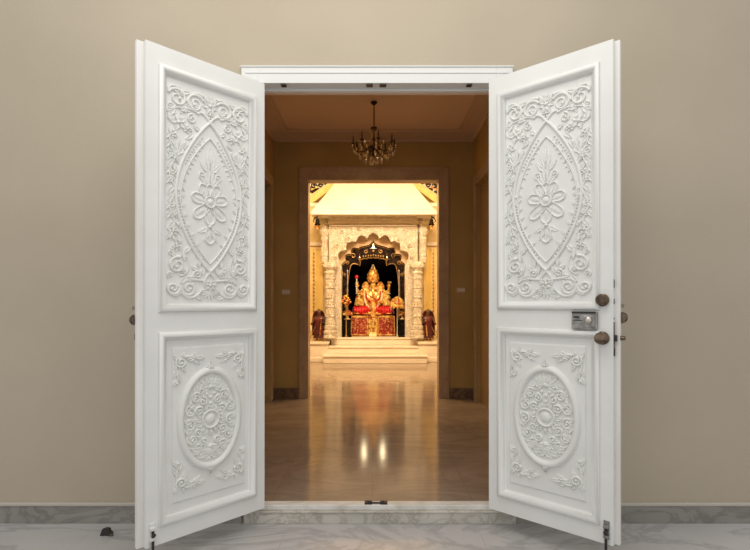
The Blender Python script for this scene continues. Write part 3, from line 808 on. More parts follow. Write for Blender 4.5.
# raised archivolt rib following the arch
# spandrel rosettes and frieze
for sx in (-1, 1):
    for (ox, py, r) in ((25, 240, .09), (31, 232, .06), (36, 246, .06), (14, 229.5, .05), (38, 258, .05)):
        c = (X(CXp + sx * ox), Y(10.41), Z(py))
        q = MB()
        for k in range(8):
            a = 2 * PI * k / 8; q.ball((c[0] + r * .6 * math.cos(a), c[1], c[2] + r * .6 * math.sin(a)), (r * .3, .018, r * .3), 8, 5)
        q.ball(c, (r * .3, .03, r * .3), 10, 6)
        SP(q.build('spandrel_rosette', M['carve'], None, True))
q = MB()
q.box(X(328.5), X(418), Y(10.36), Y(10.72), Z(224.5), Z(221.5)); q.box(X(331), X(415.5), Y(10.38), Y(10.5), Z(227), Z(225.6))
SP(q.build('frieze_moulding', M['marble_cream'], bevel=.01))
SP(MB().box(X(328.5), X(418), Y(10.37), Y(10.74), Z(221.5), Z(214)).build('frieze', M['carve_fine']))
q = MB()
for k in range(17):
    c = (X(333 + k * 5.0), Y(10.365), Z(219)); q.ball(c, (.035, .02, .045), 8, 6)
    q.ball((c[0] + .054, c[1], c[2] + .02), (.018, .015, .018), 6, 4)
SP(q.build('frieze_buds', M['marble_cream'], None, True))
# columns
for sx, nm in ((-1, 0), (1, 0)):
    cxp, cup = (330.0, 324.6) if sx < 0 else (417.4, 422.8)
    for cxx, d, sc_ in ((cxp, 10.30, 1.0),):
        c = (X(cxx, d), Y(d), PZ); H = Z(221, d) - PZ
        def h(py): return Z(py, d) - PZ
        prof = [(.15, 0), (.15, .05), (.125, .06), (.14, .10), (.14, .14), (.11, .17), (.125, .21), (.125, .25), (.105, .28), (.115, .31), (.10, .34)]
        zz = .36
        while zz < h(276):
            prof += [(.098, zz), (.098, zz + .08), (.112, zz + .088), (.116, zz + .105), (.112, zz + .122), (.098, zz + .13), (.106, zz + .155), (.098, zz + .165)]; zz += .20
        prof += [(.098, h(275)), (.12, h(273)), (.10, h(271)), (.16, h(267.5)), (.165, h(265.5)), (.135, h(264)), (.12, h(262))]
        col_ = MB().lathe(prof, c, 24, lobes=8, amp=.03)
        co = SP(col_.build('column', M['carve_fine'], None, True, angle=30))
        top = [(.085, h(262)), (.085, h(256)), (.10, h(255)), (.085, h(253)), (.08, h(240)), (.10, h(238)), (.085, h(236)), (.13, h(231)), (.145, h(229)), (.10, h(227)), (.12, h(223)), (.15, h(221)), (.15, h(214))]
        q = MB().lathe([(a_ * .92, b_) for a_, b_ in top], (X(cup, 10.5), Y(10.5), c[2]), 20, lobes=8, amp=.04); SP(q.build('upper_column', M['carve_fine'], None, True, angle=30))
# sloping eave: a hipped stone roof
er0 = (X(310.6, 9.95), X(437, 9.95), Y(9.95), Y(11.3)); ez = Z(214.5, 9.95)
er1 = (X(337.5, 10.7), X(409.5, 10.7), Y(10.62), Y(11.2)); ez1 = Z(181, 10.7)
q = MB(); q.frustum(er0, ez + .05, er1, ez1); q.box(er0[0], er0[1], er0[2], er0[3], ez, ez + .05)
SP(q.build('eave_roof', M['marble_cream'], bevel=.01))
q = MB()
def roofpt(u, t, lift=.0):                # u -1..1 across, t 0..1 up the front slope
    a = Vector(((er0[0] + er0[1]) / 2 + u * (er0[1] - er0[0]) / 2, er0[2], ez + .05)); b = Vector(((er1[0] + er1[1]) / 2 + u * (er1[1] - er1[0]) / 2, er1[2], ez1))
    n = Vector((0, -(b.z - a.z), (b.y - a.y))); n.normalize()
    return a.lerp(b, t) + n * lift
for t, r_ in ((.07, .014), (.20, .026), (.40, .018), (.47, .030)):
    q.tube([roofpt(-.92 + .0 * t, t), roofpt(.92, t)], r_, 6)
SP(q.build('roof_ribs', M['marble_cream'], None, True))
q = MB()
for k in range(9):
    u = -.36 + .09 * k; R = .14; q = MB()
    q.tube([roofpt(u + .05 * math.cos(a * PI / 8), .62 + (.10 + .10 * math.cos((k - 4) * .38)) * math.sin(a * PI / 8), .004) for a in range(9)], .014, 6)
    q.ball(roofpt(u, .62 + .05, .0), (.035, .02, .05), 8, 5)
    SP(q.build('roof_scallop', M['marble_cream'], None, True))
for k in range(19): SP(MB().ball(roofpt(-.81 + .09 * k, .30, 0), (.03, .02, .025), 6, 4).build('roof_stud', M['marble_cream'], None, True))
q = MB().box(X(330), X(416), Y(10.2), Y(10.9), ez - .06, ez); SP(q.build('soffit', M['carve_fine']))
q = MB().box(er1[0], er1[1], er1[2], er1[3], ez1, SZ - .02); SP(q.build('roof_drum', M['marble_cream']))
# niche lining: back, sides, roof behind the facade
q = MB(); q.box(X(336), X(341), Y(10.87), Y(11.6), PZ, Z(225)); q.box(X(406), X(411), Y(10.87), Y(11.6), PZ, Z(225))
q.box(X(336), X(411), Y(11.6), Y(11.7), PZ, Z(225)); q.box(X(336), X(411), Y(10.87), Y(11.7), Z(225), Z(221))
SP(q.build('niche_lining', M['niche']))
# side panels beside the facade, golden, with vertical mouldings
for sx in (-1, 1):
    a, b = (X(296, 10.9), X(328, 10.9)) if sx < 0 else (X(418, 10.9), X(450, 10.9))
    nmx = 'left' if sx < 0 else 'right'
    g = empty('gilded_wall_panel', ((a + b) / 2, Y(10.9), ZF), 0, 'golden yellow wall panel with vertical mouldings %s of the shrine' % nmx, 'wall panel')
    def gp(m, n, mt, **k):
        o = m.build(n, mt, None, **k); o.parent = g; o.matrix_parent_inverse = Matrix.Translation((-(a + b) / 2, -Y(10.9), -ZF)); return o
    gp(MB().box(a, b, Y(10.9), Y(10.95), ZF, Z(205, 10.9)), 'backing', M['shrine_wall'])
    q = MB(); m0, m1 = (312.3, 322.6) if sx < 0 else (424.3, 434.6)
    q.box(X(m0, 10.9), X(m1, 10.9), Y(10.885), Y(10.9), Z(325, 10.9), Z(249, 10.9)); gp(q, 'gold_field', M['gold_wall'])
    q = MB()
    for px in (m0 - .6, m1 - .2, m0 + (2.6 if sx < 0 else 7.2)):
        q.box(X(px, 10.9), X(px + .8, 10.9), Y(10.86), Y(10.89), Z(326, 10.9), Z(248, 10.9))
    gp(q, 'vertical_moulding', M['pale_gold'])
    q = MB(); q.box(a, b, Y(10.84), Y(10.9), Z(246, 10.9), Z(242.5, 10.9)); q.box(a, b, Y(10.86), Y(10.9), Z(331, 10.9), Z(326, 10.9)); q.box(a, b, Y(10.86), Y(10.9), Z(207, 10.9), Z(203, 10.9))
    gp(q, 'cross_moulding', M['marble_cream'], bevel=.008)
    q = MB(); zz = Z(322, 10.9); xx = X(m0 + 1.6 if sx < 0 else m1 - 1.6, 10.87)
    while zz < Z(252, 10.9): q.ball((xx, Y(10.87), zz), (.022, .015, .035), 6, 5); zz += .085
    gp(q, 'beading', M['dark_gold'])
    # diagonal golden band and fretwork corner above
    cg = empty('fretwork_corner', ((a + b) / 2, Y(11.1), Z(200, 11)), 0, 'gilded diagonal moulding with leaf fretwork in the top %s corner beside the shrine roof' % nmx, 'corner ornament')
    def cp(m, n, mt, **k):
        o = m.build(n, mt, None, **k); o.parent = cg; o.matrix_parent_inverse = Matrix.Translation((-(a + b) / 2, -Y(11.1), -Z(200, 11))); return o
    def mx(px): return px if sx < 0 else 2 * 374.0 - px
    d = 11.0
    def quad(p, y0, y1, m_):
        k = len(p); vs = [(X(mx(u), d), Y(y0), Z(v, d)) for u, v in p] + [(X(mx(u), d), Y(y1), Z(v, d)) for u, v in p]
        return m_.add(vs, [tuple(range(k)), tuple(range(2 * k - 1, k - 1, -1))] + [(i, (i + 1) % k, k + (i + 1) % k, k + i) for i in range(k)])
    cp(quad([(300, 215), (300, 175), (346, 175)], 11.06, 11.12, MB()), 'ground', M['marble_cream'])
    cp(quad([(305, 209), (305, 201), (312, 196.5), (331, 184), (339, 176), (350, 176)], 10.96, 11.05, MB()), 'diagonal_band', M['gold_wall'], bevel=.01)
    q = MB(); q.tube([(X(mx(u), d), Y(10.97), Z(v, d)) for u, v in ((303, 202.5), (312, 195.7), (330.5, 183.4), (338, 175.6))], .03, 8)
    cp(q, 'diagonal_rope', M['pale_gold'], smooth=True)
    q = MB()
    for (u, v, r, a0, tn) in ((313.5, 185.5, .07, 0, 1.4), (320, 184.5, .06, 2, -1.3), (312, 192.5, .06, 1, -1.3), (317.5, 189.5, .055, 3, 1.3), (326, 182.3, .05, 1, 1.2), (309.5, 197, .05, 1, 1.2), (309.5, 188.5, .05, 3, 1.2)):
        pts = []
        for i in range(20):
            t = i / 19; an = a0 + tn * 2 * PI * t; rr = r * (1 - .75 * t); pts.append((X(mx(u), d) + rr * math.cos(an), Y(11.03), Z(v, d) + rr * math.sin(an)))
        q.tube(pts, .012, 6)
        for i in range(0, 18, 4): q.ball(pts[i], (.03, .012, .018), 6, 4)
    cp(q, 'leaf_fretwork', M['ebony'])
    q = MB()
    for (u, v) in ((316, 187), (322, 182.5), (312, 189), (328, 181), (310, 194)): cp(MB().ball((X(mx(u), d), Y(11.02), Z(v, d)), (.035, .015, .03), 8, 5), 'gold_bud', M['gold'])
    # side pedestal and its figure
    d = 10.0; pa, pb = (304, 328.5) if sx < 0 else (418.5, 444)
    pz = Z(342.0, 10.05)
    q = MB(); q.box(X(pa, d) + .02, X(pb, d) - .02, Y(10.05), Y(10.85), ZF, pz - .05)
    pd = tag(q.build('plinth', M['marble_cream'], bevel=.008), 'low cream marble plinth %s of the shrine steps, under the small robed figure' % nmx, 'plinth')
    MB().box(X(pa, d), X(pb, d), Y(10.02), Y(10.85), pz - .05, pz).build('top_slab', M['marble_cream'], pd, bevel=.01)
    MB().box(X(pa, d), X(pb, d), Y(10.03), Y(10.2), ZF, ZF + .09).build('foot_moulding', M['marble_cream'], pd, bevel=.01)
    # hanging bell under the eave
    bx = P(317.5 if sx < 0 else 431.5, 0, 10.1).x
    bl = empty('hanging_bell', (bx, Y(10.1), ez), 0, 'small dark gilt bell hanging under the %s end of the shrine eave' % nmx, 'bell')
    MB().tube([(0, 0, 0), (0.0, 0, -.06)], .006, 6).build('chain', M['dark'], bl)
    MB().lathe([(.008, -.055), (.03, -.07), (.04, -.11), (.045, -.16), (.065, -.19), (.06, -.195), (.02, -.17)], (0, 0, 0), 16).build('bell_cup', M['bronze'] if 0 else M['black_lacquer'], bl, True)
    MB().lathe([(.008, 0), (.03, -.015), (.034, -.03), (.016, -.06), (.026, -.085), (.004, -.11)], (0, 0, -.19), 12).build('clapper', M['gold'], bl, True)
    MB().tube([(0, 0, -.02), (-sx * -.06, 0, -.05), (-sx * -.09, 0, -.11), (-sx * -.05, 0, -.15)], [.014, .012, .01, .004], 6).build('hook', M['black_lacquer'], bl, True)

# ------------------------------------------------------------------ dark carved inner arch
nf = empty('niche_frame', (X(CXp), Y(10.8), PZ), 0, 'dark carved wooden arch inside the shrine, around the golden statue', 'arch frame')
def NP(o): o.parent = nf; o.matrix_parent_inverse = Matrix.Translation((-X(CXp), -Y(10.8), -PZ)); return o
FD2 = 10.8
def hal2(pts): 
    L = [(X(CXp - a, FD2), Z(y, FD2)) for a, y in pts]; R = [(X(CXp + a, FD2), Z(y, FD2)) for a, y in pts]
    return list(reversed(L)) + R[1:]
o1 = [(0, 240.3), (1.6, 242.6), (4.5, 244.8)] + [(14, 247.4)] + arc((14.5, 248.5), (22.5, 254), .40) + arc((22.5, 254), (27.5, 261), .42) + arc((27.5, 261), (30.5, 271), .3) + [(30.3, 273), (32.5, 278), (32.5, 337.5)]
i1_ = [(0, 257.5), (1.5, 258.3), (6, 258.0)] + arc((6, 259), (13.5, 262), .2) + [(13.5, 266), (15.5, 264.5)] + arc((15.5, 264.5), (23.5, 268.5), .3) + [(24.2, 274), (25.0, 282), (26.4, 290), (26.4, 337.5)]
A = hal2(o1); B = hal2(i1_)
lp2 = [(X(336), Z(337.9))] + [(x, max(z, Z(337.9))) for x, z in A] + [(X(411), Z(337.9)), (X(411), Z(226)), (X(336), Z(226))]
SP(fill2d('inner_arch', [lp2], Y(10.72), Y(10.765), M['arch_in'], None, .004))
NP(fill2d('carved_arch', [A + list(reversed(B))], Y(10.77), Y(10.87), M['ebony'], None, .004))
q = MB(); q.tube([(x, Y(10.755), z) for x, z in B], .010, 6); NP(q.build('inner_bead', M['dark_gold'], None, True))
q = MB(); q.tube([(x * .985 - .0, Y(10.755), z - .03) for x, z in A[3:-3]], .007, 6); NP(q.build('outer_bead', M['dark_gold'], None, True))
for sx in (-1, 1):
    q = MB(); xx = X(CXp + sx * 25.6, FD2); prof = [(.025, PZ), (.03, PZ + .1)]
    zz = PZ + .15
    while zz < Z(272, FD2): prof += [(.012, zz), (.018, zz + .03), (.012, zz + .06)]; zz += .14
    q.lathe([(r, z) for r, z in prof], (xx, Y(10.73), 0), 10); NP(q.build('slim_post', M['silver'], None, True))
    # carved bud lamps under the arch
    c = (X(CXp + sx * 13.6, FD2), Y(10.74), Z(260, FD2))
    lm = empty('hanging_lamp', (c[0], c[1], c[2] + .08), 0, 'small bright hanging lamp in the %s cusp of the dark arch above the statue' % ('left' if sx < 0 else 'right'), 'lamp')
    MB().tube([(0, 0, .05), (0, 0, -.03)], .005, 6).build('chain', M['dark_gold'], lm)
    MB().lathe([(.01, -.03), (.035, -.05), (.045, -.075), (.02, -.10), (.006, -.13)], (0, 0, 0), 14).build('oil_cup', M['dark_gold'], lm, True)
    MB().lathe([(.009, -.052), (.013, -.035), (.009, -.018), (.001, -.005)], (0, 0, 0), 10).build('flame', M['flame'], lm, True)
    sc = MB()
    for (ox, py, r, a0) in ((20, 256, .06, 0), (26, 263, .05, 1), (7.5, 251.5, .05, 2), (28.5, 275, .04, 1)):
        pts = [(X(CXp + sx * ox, FD2) + r * (1 - .7 * i / 17) * math.cos(a0 + i * .45) * sx, Y(10.75), Z(py, FD2) + r * (1 - .7 * i / 17) * math.sin(a0 + i * .45)) for i in range(18)]
        sc.tube(pts, .008, 6)
    NP(sc.build('scroll_inlay', M['dark_gold'], None, True))
# bright finial lamp at the apex
c = (X(CXp), Y(10.72), Z(247.2, FD2))
lm = empty('crest_lamp', c, 0, 'bright little white lamp at the very top of the dark arch', 'lamp')
MB().lathe([(.026, -.03), (.034, -.02), (.024, .0), (.012, .02), (.012, .05), (.004, .07)], (0, 0, 0), 14).build('bulb', M['flame'], lm, True)
MB().box(-.075, .075, -.006, .02, -.045, -.03).build('bracket', M['silver'], lm, bevel=.003)
q = MB()
for k in range(9): q.ball((X(CXp) + (k - 4) * .055, Y(10.745), Z(255.5 + .28 * abs(k - 4), FD2)), (.02, .014, .026), 8, 5)
q.ball((X(CXp), Y(10.745), Z(251.2, FD2)), (.03, .015, .03), 10, 6)
NP(q.build('gilt_buds', M['dark_gold'], None, True))

# ------------------------------------------------------------------ altar and statue
AD = 10.95; ax = X(373, AD); AZ = Z(316, AD)
al = empty('altar', (ax, Y(AD), PZ), 0, 'altar draped in red and gold brocade beneath the seated golden statue', 'altar')
hA = AZ - PZ
q = MB(); q.box(-.46, .46, -.05, .55, 0, hA); q.build('altar_block', M['brocade'], al, bevel=.02)
# brocade apron in soft pleats, flared at the bottom
def apron(x0, x1, m, name, y0=-.075, flare=.05, amp=.010, n=46, z0=.02, z1=None, par=None):
    z1 = hA + .01 if z1 is None else z1; rows = 8; mb = MB(); vs = []
    for back in (0, 1):
        for r in range(rows + 1):
            t = r / rows
            for i in range(n + 1):
                u = i / n; xx = x0 + (x1 - x0) * u; xc = (x0 + x1) / 2
                vs.append((xc + (xx - xc) * (1 + .06 * (1 - t)), y0 - flare * (1 - t) + amp * math.sin(u * n * .75) * (1.2 - t) + back * .012, z0 + (z1 - z0) * t))
    W = n + 1; B0 = (rows + 1) * W; fs = []
    for r in range(rows):
        for i in range(n):
            a = r * W + i; fs.append((a, a + 1, a + W + 1, a + W)); fs.append((B0 + a, B0 + a + W, B0 + a + W + 1, B0 + a + 1))
    for i in range(n): fs.append((i, B0 + i, B0 + i + 1, i + 1)); a = rows * W + i; fs.append((a, a + 1, B0 + a + 1, B0 + a))
    for r in range(rows): a = r * W; fs.append((a, a + W, B0 + a + W, B0 + a)); a += n; fs.append((a, B0 + a, B0 + a + W, a + W))
    return mb.add(vs, fs).build(name, m, par or al, True, angle=60)
apron(-.47, -.10, M['brocade'], 'brocade_drape'); apron(.10, .47, M['brocade'], 'brocade_drape')
apron(-.10, .10, M['gold_carve'], 'gold_centre_panel', -.085, .05, .005, 16)
q = MB()
for x0, x1 in ((-.49, -.10), (.10, .49)):
    q.box(x0, x1, -.142, -.128, .02, .045)
    q.box(x0 + .02, x1 - .01, -.098, -.086, hA - .035, hA + .01)
for x in (-.475, .475, -.12, .12): q.tube([(x * 1.03, -.135, .03), (x, -.088, hA)], .011, 6)
q.build('gold_border', M['gold'], al)
fs_ = MB(); fs_.box(-.085, .085, -.30, -.16, 0, .05); fs_.box(-.075, .075, -.29, -.17, .05, .09)
ft = tag(fs_.build('footstool', M['pale_gold'], bevel=.01), 'little pale gold footstool at the foot of the altar', 'footstool')
ft.location = (ax, Y(AD), PZ)
for s_ in (-1, 1): MB().ball((s_ * .033, -.235, .105), (.026, .055, .022), 10, 6).build('slipper', M['gold'], ft, True)

sx0, sy0, sz0 = ax, Y(AD) + .22, AZ + .01
idol = empty('seated_statue', (sx0, sy0, sz0), 0, 'golden crowned seated statue with garlands and red draped legs on the altar', 'statue')
V = []; E = []
def vv(x, y, z, r, par=None):
    V.append((x, y, z, r)); i = len(V) - 1
    if par is not None: E.append((par, i))
    return i
pel = vv(0, .02, .15, (.16, .13)); bel = vv(0, -.04, .27, (.19, .18), pel); che = vv(0, .0, .46, (.16, .13), bel)
nk = vv(0, -.01, .585, (.075, .075), che); hd = vv(0, -.03, .68, (.105, .105), nk); ht = vv(0, -.02, .77, (.085, .085), hd)
tr1 = vv(0, -.13, .655, .05, hd); tr2 = vv(.0, -.20, .57, .043, tr1); tr3 = vv(.015, -.225, .47, .036, tr2); tr4 = vv(.06, -.235, .40, .03, tr3); tr5 = vv(.105, -.235, .425, .022, tr4)
hands = []
for s_ in (-1, 1):
    h1 = vv(s_ * .14, -.02, .10, .10, pel); k1 = vv(s_ * .35, -.13, .085, .078, h1); a1 = vv(s_ * .14, -.25, .055, .052, k1); f1 = vv(s_ * .03, -.28, .05, .04, a1)
    # front arm
    sh = vv(s_ * .18, -.02, .50, .066, che); el = vv(s_ * .27, -.10, .34, .05, sh)
    if s_ < 0: wr = vv(s_ * .25, -.25, .43, .034, el); hands.append((Vector((s_ * .25, -.26, .44)), Vector((0, 0, 1)), Vector((s_, 0, 0)), Vector((0, -1, 0))))
    else: wr = vv(s_ * .20, -.27, .29, .034, el); hands.append((Vector((s_ * .20, -.28, .29)), Vector((-s_ * .5, -.8, .1)).normalized(), Vector((s_, -.4, 0)).normalized(), Vector((0, 0, 1))))
    # rear arm, raised
    s2 = vv(s_ * .19, .05, .49, .058, che); e2 = vv(s_ * .34, .05, .47, .046, s2); w2 = vv(s_ * .37, -.02, .63, .032, e2)
    hands.append((Vector((s_ * .37, -.025, .635)), Vector((0, -.1, 1)).normalized(), Vector((s_, 0, 0)), Vector((0, -1, 0))))
bm_ = skin_mesh(V, E, 0, 2)
# palms and five bent fingers on every hand, joined to the body mesh
fm = MB()
for (w0, up, side, nrm) in hands:
    sg = 1
    pc = w0 + up * .045
    fm.tube([w0 - up * .02, w0 + up * .02, w0 + up * .06, w0 + up * .085], [.028, .034, .036, .026], 8)
    for j, L in enumerate((.055, .066, .062, .048)):
        b = w0 + up * .075 + side * ((j - 1.5) * .017)
        fm.tube([b - up * .02, b + up * L * .4, b + up * L * .8 + nrm * .010, b + up * L + nrm * .024], [.0095, .009, .008, .006], 7)
    tb = w0 + up * .02 - side * .028
    fm.tube([tb + side * .015, tb - side * .012 + up * .018, tb - side * .022 + up * .042 + nrm * .012], [.011, .010, .007], 7)
b2 = bmesh.new(); b2.from_mesh(bm_); b2.from_mesh(fm.mesh('f')); me = bpy.data.meshes.new('body'); b2.to_mesh(me); b2.free()
me.materials.append(M['gold'])
me.polygons.foreach_set('use_smooth', [True] * len(me.polygons)); me.polygons.foreach_set('material_index', [0] * len(me.polygons))
bo = bpy.data.objects.new('body', me); COL.objects.link(bo); bo.parent = idol
# ears, tusks, eyes, brow mark
for s_ in (-1, 1):
    e = MB(); vs = []; n = 16
    for ring, (k, yo) in enumerate(((1, 0), (.8, -.02), (.4, -.006), (.4, .02), (.8, .012))):
        for j in range(n):
            a = 2 * PI * j / n; rx = .095 * (1 + .12 * math.cos(3 * a)); vs.append((s_ * (.155 + k * rx * math.cos(a)), -.01 + yo + .03 * abs(math.cos(a)) * k, .66 + k * .12 * math.sin(a) - .03 * (math.cos(a) < 0)))
    fs = []
    for (r0, r1) in ((0, 1), (1, 2), (3, 4), (4, 0)):
        for j in range(n): fs.append((r0 * n + j, r0 * n + (j + 1) % n, r1 * n + (j + 1) % n, r1 * n + j))
    fs += [tuple(2 * n + j for j in range(n)), tuple(3 * n + j for j in range(n))]
    e.add(vs, fs).build('ear', M['gold'], idol, True)
    MB().tube([(s_ * .055, -.12, .62), (s_ * .072, -.17, .595), (s_ * .082, -.205, .605)], [.017, .013, .004], 8).build('tusk', M['ivory'], idol, True)
    MB().ball((s_ * .048, -.118, .70), (.016, .010, .011), 8, 6).build('eye', M['black_lacquer'], idol, True)
    MB().lathe([(.03, 0), (.036, .01), (.02, .02)], (s_ * .2, -.06, .555), 10, 'y').build('earring', M['pale_gold'], idol, True)
    for (c, ax_, r) in (((s_ * .27, -.10, .36), 0, .058), ((s_ * .345, .03, .50), 0, .052)):
        MB().lathe([(r, -.012), (r + .008, 0), (r, .012)], c, 14).build('armlet', M['ivory'] if r < .055 else M['red'], idol, True)
MB().ball((0, -.132, .735), (.010, .006, .022), 8, 6).build('forehead_mark', M['red'], idol, True)
# tiered crown
prof = [(.115, 0), (.128, .015), (.12, .04), (.132, .055), (.115, .08), (.122, .11), (.10, .14), (.108, .165), (.08, .20), (.086, .225), (.058, .26), (.062, .28), (.034, .315), (.038, .335), (.014, .37), (.018, .39), (.004, .42)]
cr = MB().lathe([(.115, 0), (.125, .02), (.115, .035), (.132, .06), (.138, .10), (.122, .13), (.128, .15), (.118, .20), (.092, .235), (.096, .25), (.07, .295), (.04, .325), (.045, .34), (.02, .37), (.024, .385), (.004, .41)], (0, -.02, .755), 24, lobes=8, amp=.06).build('crown', M['gold'], idol, True, angle=50)
q = MB()
for k in range(14):
    a = 2 * PI * k / 14; MB().ball((.110 * math.cos(a), -.02 + .110 * math.sin(a), .80), (.014, .014, .02), 6, 5).build('crown_bead', M['pale_gold'], cr, True)
q = MB(); q.ball((0, -.132, .83), (.022, .012, .03), 8, 6); q.build('crown_jewel', M['red'], cr, True)
for s_ in (-1, 1):
    q = MB()
    for k in range(6):
        a = math.radians(-70 + 28 * k); q.tube([(s_ * .20, -.10, .47), (s_ * (.20 + .11 * math.cos(a)), -.16, .47 + .10 * math.sin(a)), (s_ * (.20 + .17 * math.cos(a)), -.14, .45 + .16 * math.sin(a))], [.02, .03, .008], 8)
    q.build('shoulder_ornament', M['gold_cloth'], idol, True)
    q = MB().lathe([(.05, .14), (.085, .10), (.095, .02), (.115, -.06), (.125, -.10), (.05, -.11)], (s_ * .30, -.14, .33), 18, lobes=7, amp=.12)
    q.build('sleeve', M['gold_cloth'], idol, True, angle=80)
# garlands and necklaces
def festoon(hw, z0, dep, y, r, m, nm, n=26, beads=True):
    q = MB(); pts = []
    for i in range(n):
        t = -1 + 2 * i / (n - 1); pts.append((hw * math.sin(t * PI / 2), y + .10 * t * t - .04 * (1 - t * t), z0 - dep * (1 - t * t)))
    for p in pts: q.ball(p, (r, r, r), 7, 5)
    q.tube(pts, r * .6, 6)
    return q.build(nm, m, idol, True)
festoon(.14, .56, .12, -.15, .016, M['pale_gold'], 'necklace'); festoon(.17, .55, .24, -.19, .018, M['red'], 'garland')
festoon(.20, .54, .40, -.22, .026, M['pale_gold'], 'garland', 34); festoon(.22, .52, .34, -.22, .014, M['ivory'], 'garland')
q = MB()
for k in range(15): q.ball((0.0 + .012 * math.sin(k), -.275 - .004 * k, .30 - k * .022), (.05 + .001 * k, .02, .018), 8, 5)
q.build('pendant_sash', M['gold'], idol, True)
q = MB()
for k in range(18):
    a = PI * (k / 17); q.ball((.215 * math.cos(a), -.05 - .17 * math.sin(a), .16), (.026, .026, .026), 7, 5)
q.build('jewelled_belt', M['gold_carve'], idol, True)
# red leg cloth, pleated, over both legs
for s_ in (-1, 1):
    q = MB(); vs = []; nr, nc = 14, 26
    for i in range(nc + 1):
        t = i / nc; xx = s_ * (.07 + .36 * t); R = .135 - .03 * t
        for j in range(nr):
            a = 2 * PI * j / nr; rr = R * (1 + .09 * math.sin(i * 1.5 + j * .3))
            vs.append((xx, -.13 - .05 * math.sin(PI * t) + rr * 1.25 * math.cos(a), .12 + rr * .95 * math.sin(a) - .012 * t))
    fs = [(i * nr + j, i * nr + (j + 1) % nr, (i + 1) * nr + (j + 1) % nr, (i + 1) * nr + j) for i in range(nc) for j in range(nr)] + [tuple(range(nr)), tuple(range(nc * nr, (nc + 1) * nr))]
    q.add(vs, fs); lc = q.build('leg_cloth', M['red'], idol, True, angle=80)
    q = MB(); pts = [(s_ * (.10 + .33 * t / 10), -.285 - .02 * math.sin(t), .035 + .002 * t) for t in range(11)]
    q.tube(pts, .012, 6); q.build('gold_hem', M['gold'], lc, True)
    # scarf falling from the shoulder beside the knee
    q = MB(); q.tube([(s_ * .20, -.03, .50), (s_ * .30, .0, .34), (s_ * .36, -.04, .24), (s_ * .43, -.08, .17), (s_ * .47, -.12, .03)], [.02, .03, .035, .035, .03], 8)
    q.build('scarf', M['maroon'], idol, True)
# things held: a flowered mace on one side, a lotus on the other
mc = MB(); mc.tube([(-.37, -.05, .52), (-.375, -.05, .86)], .013, 8)
for k in range(5): mc.ball((-.374, -.05, .70 - .05 * k), (.024, .024, .02), 8, 5)
mo = tag(mc.build('mace', M['ivory'], None, True), 'pale beaded staff with red flower held up by the statue on its left as seen', 'staff')
mo.location = (sx0, sy0, sz0)
MB().ball((-.375, -.05, .88), (.045, .035, .045), 9, 7).build('red_flower', M['red'], mo, True)
lt = MB()
for k in range(7):
    a = 2 * PI * k / 7; lt.tube([(.375, -.045, .70), (.375 + .03 * math.cos(a), -.045 + .03 * math.sin(a), .735), (.375 + .04 * math.cos(a), -.045 + .04 * math.sin(a), .775)], [.012, .017, .003], 7)
lt.tube([(.375, -.045, .62), (.375, -.045, .71)], .008, 6)
lo = tag(lt.build('lotus_flower', M['dark_gold'], None, True), 'dull pink gold lotus bud held up on the right of the statue', 'flower'); lo.location = (sx0, sy0, sz0)

# dark stools with gold domed lamps left and right of the altar
def stool(px, d, wd, ztop, lab):
    c = X(px, d)
    e = empty('carved_stool', (c, Y(d), PZ), 0, lab, 'stool'); H = ztop - PZ
    q = MB(); q.box(-wd / 2, wd / 2, -.09, .09, H - .05, H); q.box(-wd / 2, wd / 2, -.09, .09, 0, .04); q.build('slab', M['black_lacquer'], e, bevel=.008)
    q = MB().box(-wd * .42, wd * .42, -.075, .075, .04, H - .05); q.build('carved_body', M['black_carve'], e)
    return e
def dome_lamp(px, d, z, r, h, lab, nm='domed_lamp'):
    e = empty(nm, (X(px, d), Y(d), z), 0, lab, 'lamp')
    MB().lathe([(r * .55, 0), (r * .6, .012), (r * .28, .03), (r * .22, h * .4), (r * .3, h * .5)], n=18).build('stem', M['pale_gold'], e, True)
    MB().lathe([(r * .7, h * .42), (r, h * .5), (r * .98, h * .62), (r * .8, h * .82), (r * .45, h * .97), (r * .12, h * 1.03), (.004, h * 1.12)], n=22, lobes=10, amp=.04).build('dome', M['gold_carve'], e, True, angle=50)
    return e
zt1 = Z(319.3, 10.62)
stool(346.9, 10.62, .20, zt1, 'black carved stool left of the altar, under a small gold domed lamp')
stool(400.8, 10.62, .20, zt1, 'black carved stool right of the altar, under a small gold domed lamp')
dome_lamp(347.3, 10.60, zt1, .115, .20, 'small gold domed lamp on the black stool left of the altar')
dome_lamp(402.2, 10.60, zt1, .085, .19, 'small gold domed lamp on the black stool right of the altar')
# taller parasol-like lamp on the right
e = empty('parasol_lamp', (X(397.2, 10.47), Y(10.47), PZ), 0, 'larger gold dome raised on a slim pole right of the statue', 'lamp')
zt2 = Z(306.3, 10.47) - PZ
MB().lathe([(.03, 0), (.03, .02), (.010, .05), (.010, zt2), (.02, zt2 + .01)], n=14).build('pole', M['silver'], e, True)
MB().lathe([(.10, zt2 - .02), (.155, zt2), (.15, zt2 + .07), (.11, zt2 + .15), (.06, zt2 + .19), (.005, zt2 + .22)], n=22, lobes=12, amp=.05).build('dome', M['gold_carve'], e, True, angle=50)
q = MB()
for k in range(12):
    a = 2 * PI * k / 12; MB().ball((.14 * math.cos(a), .14 * math.sin(a), zt2 - .025), (.018, .018, .028), 7, 5).build('tassel', M['gold'], e, True)
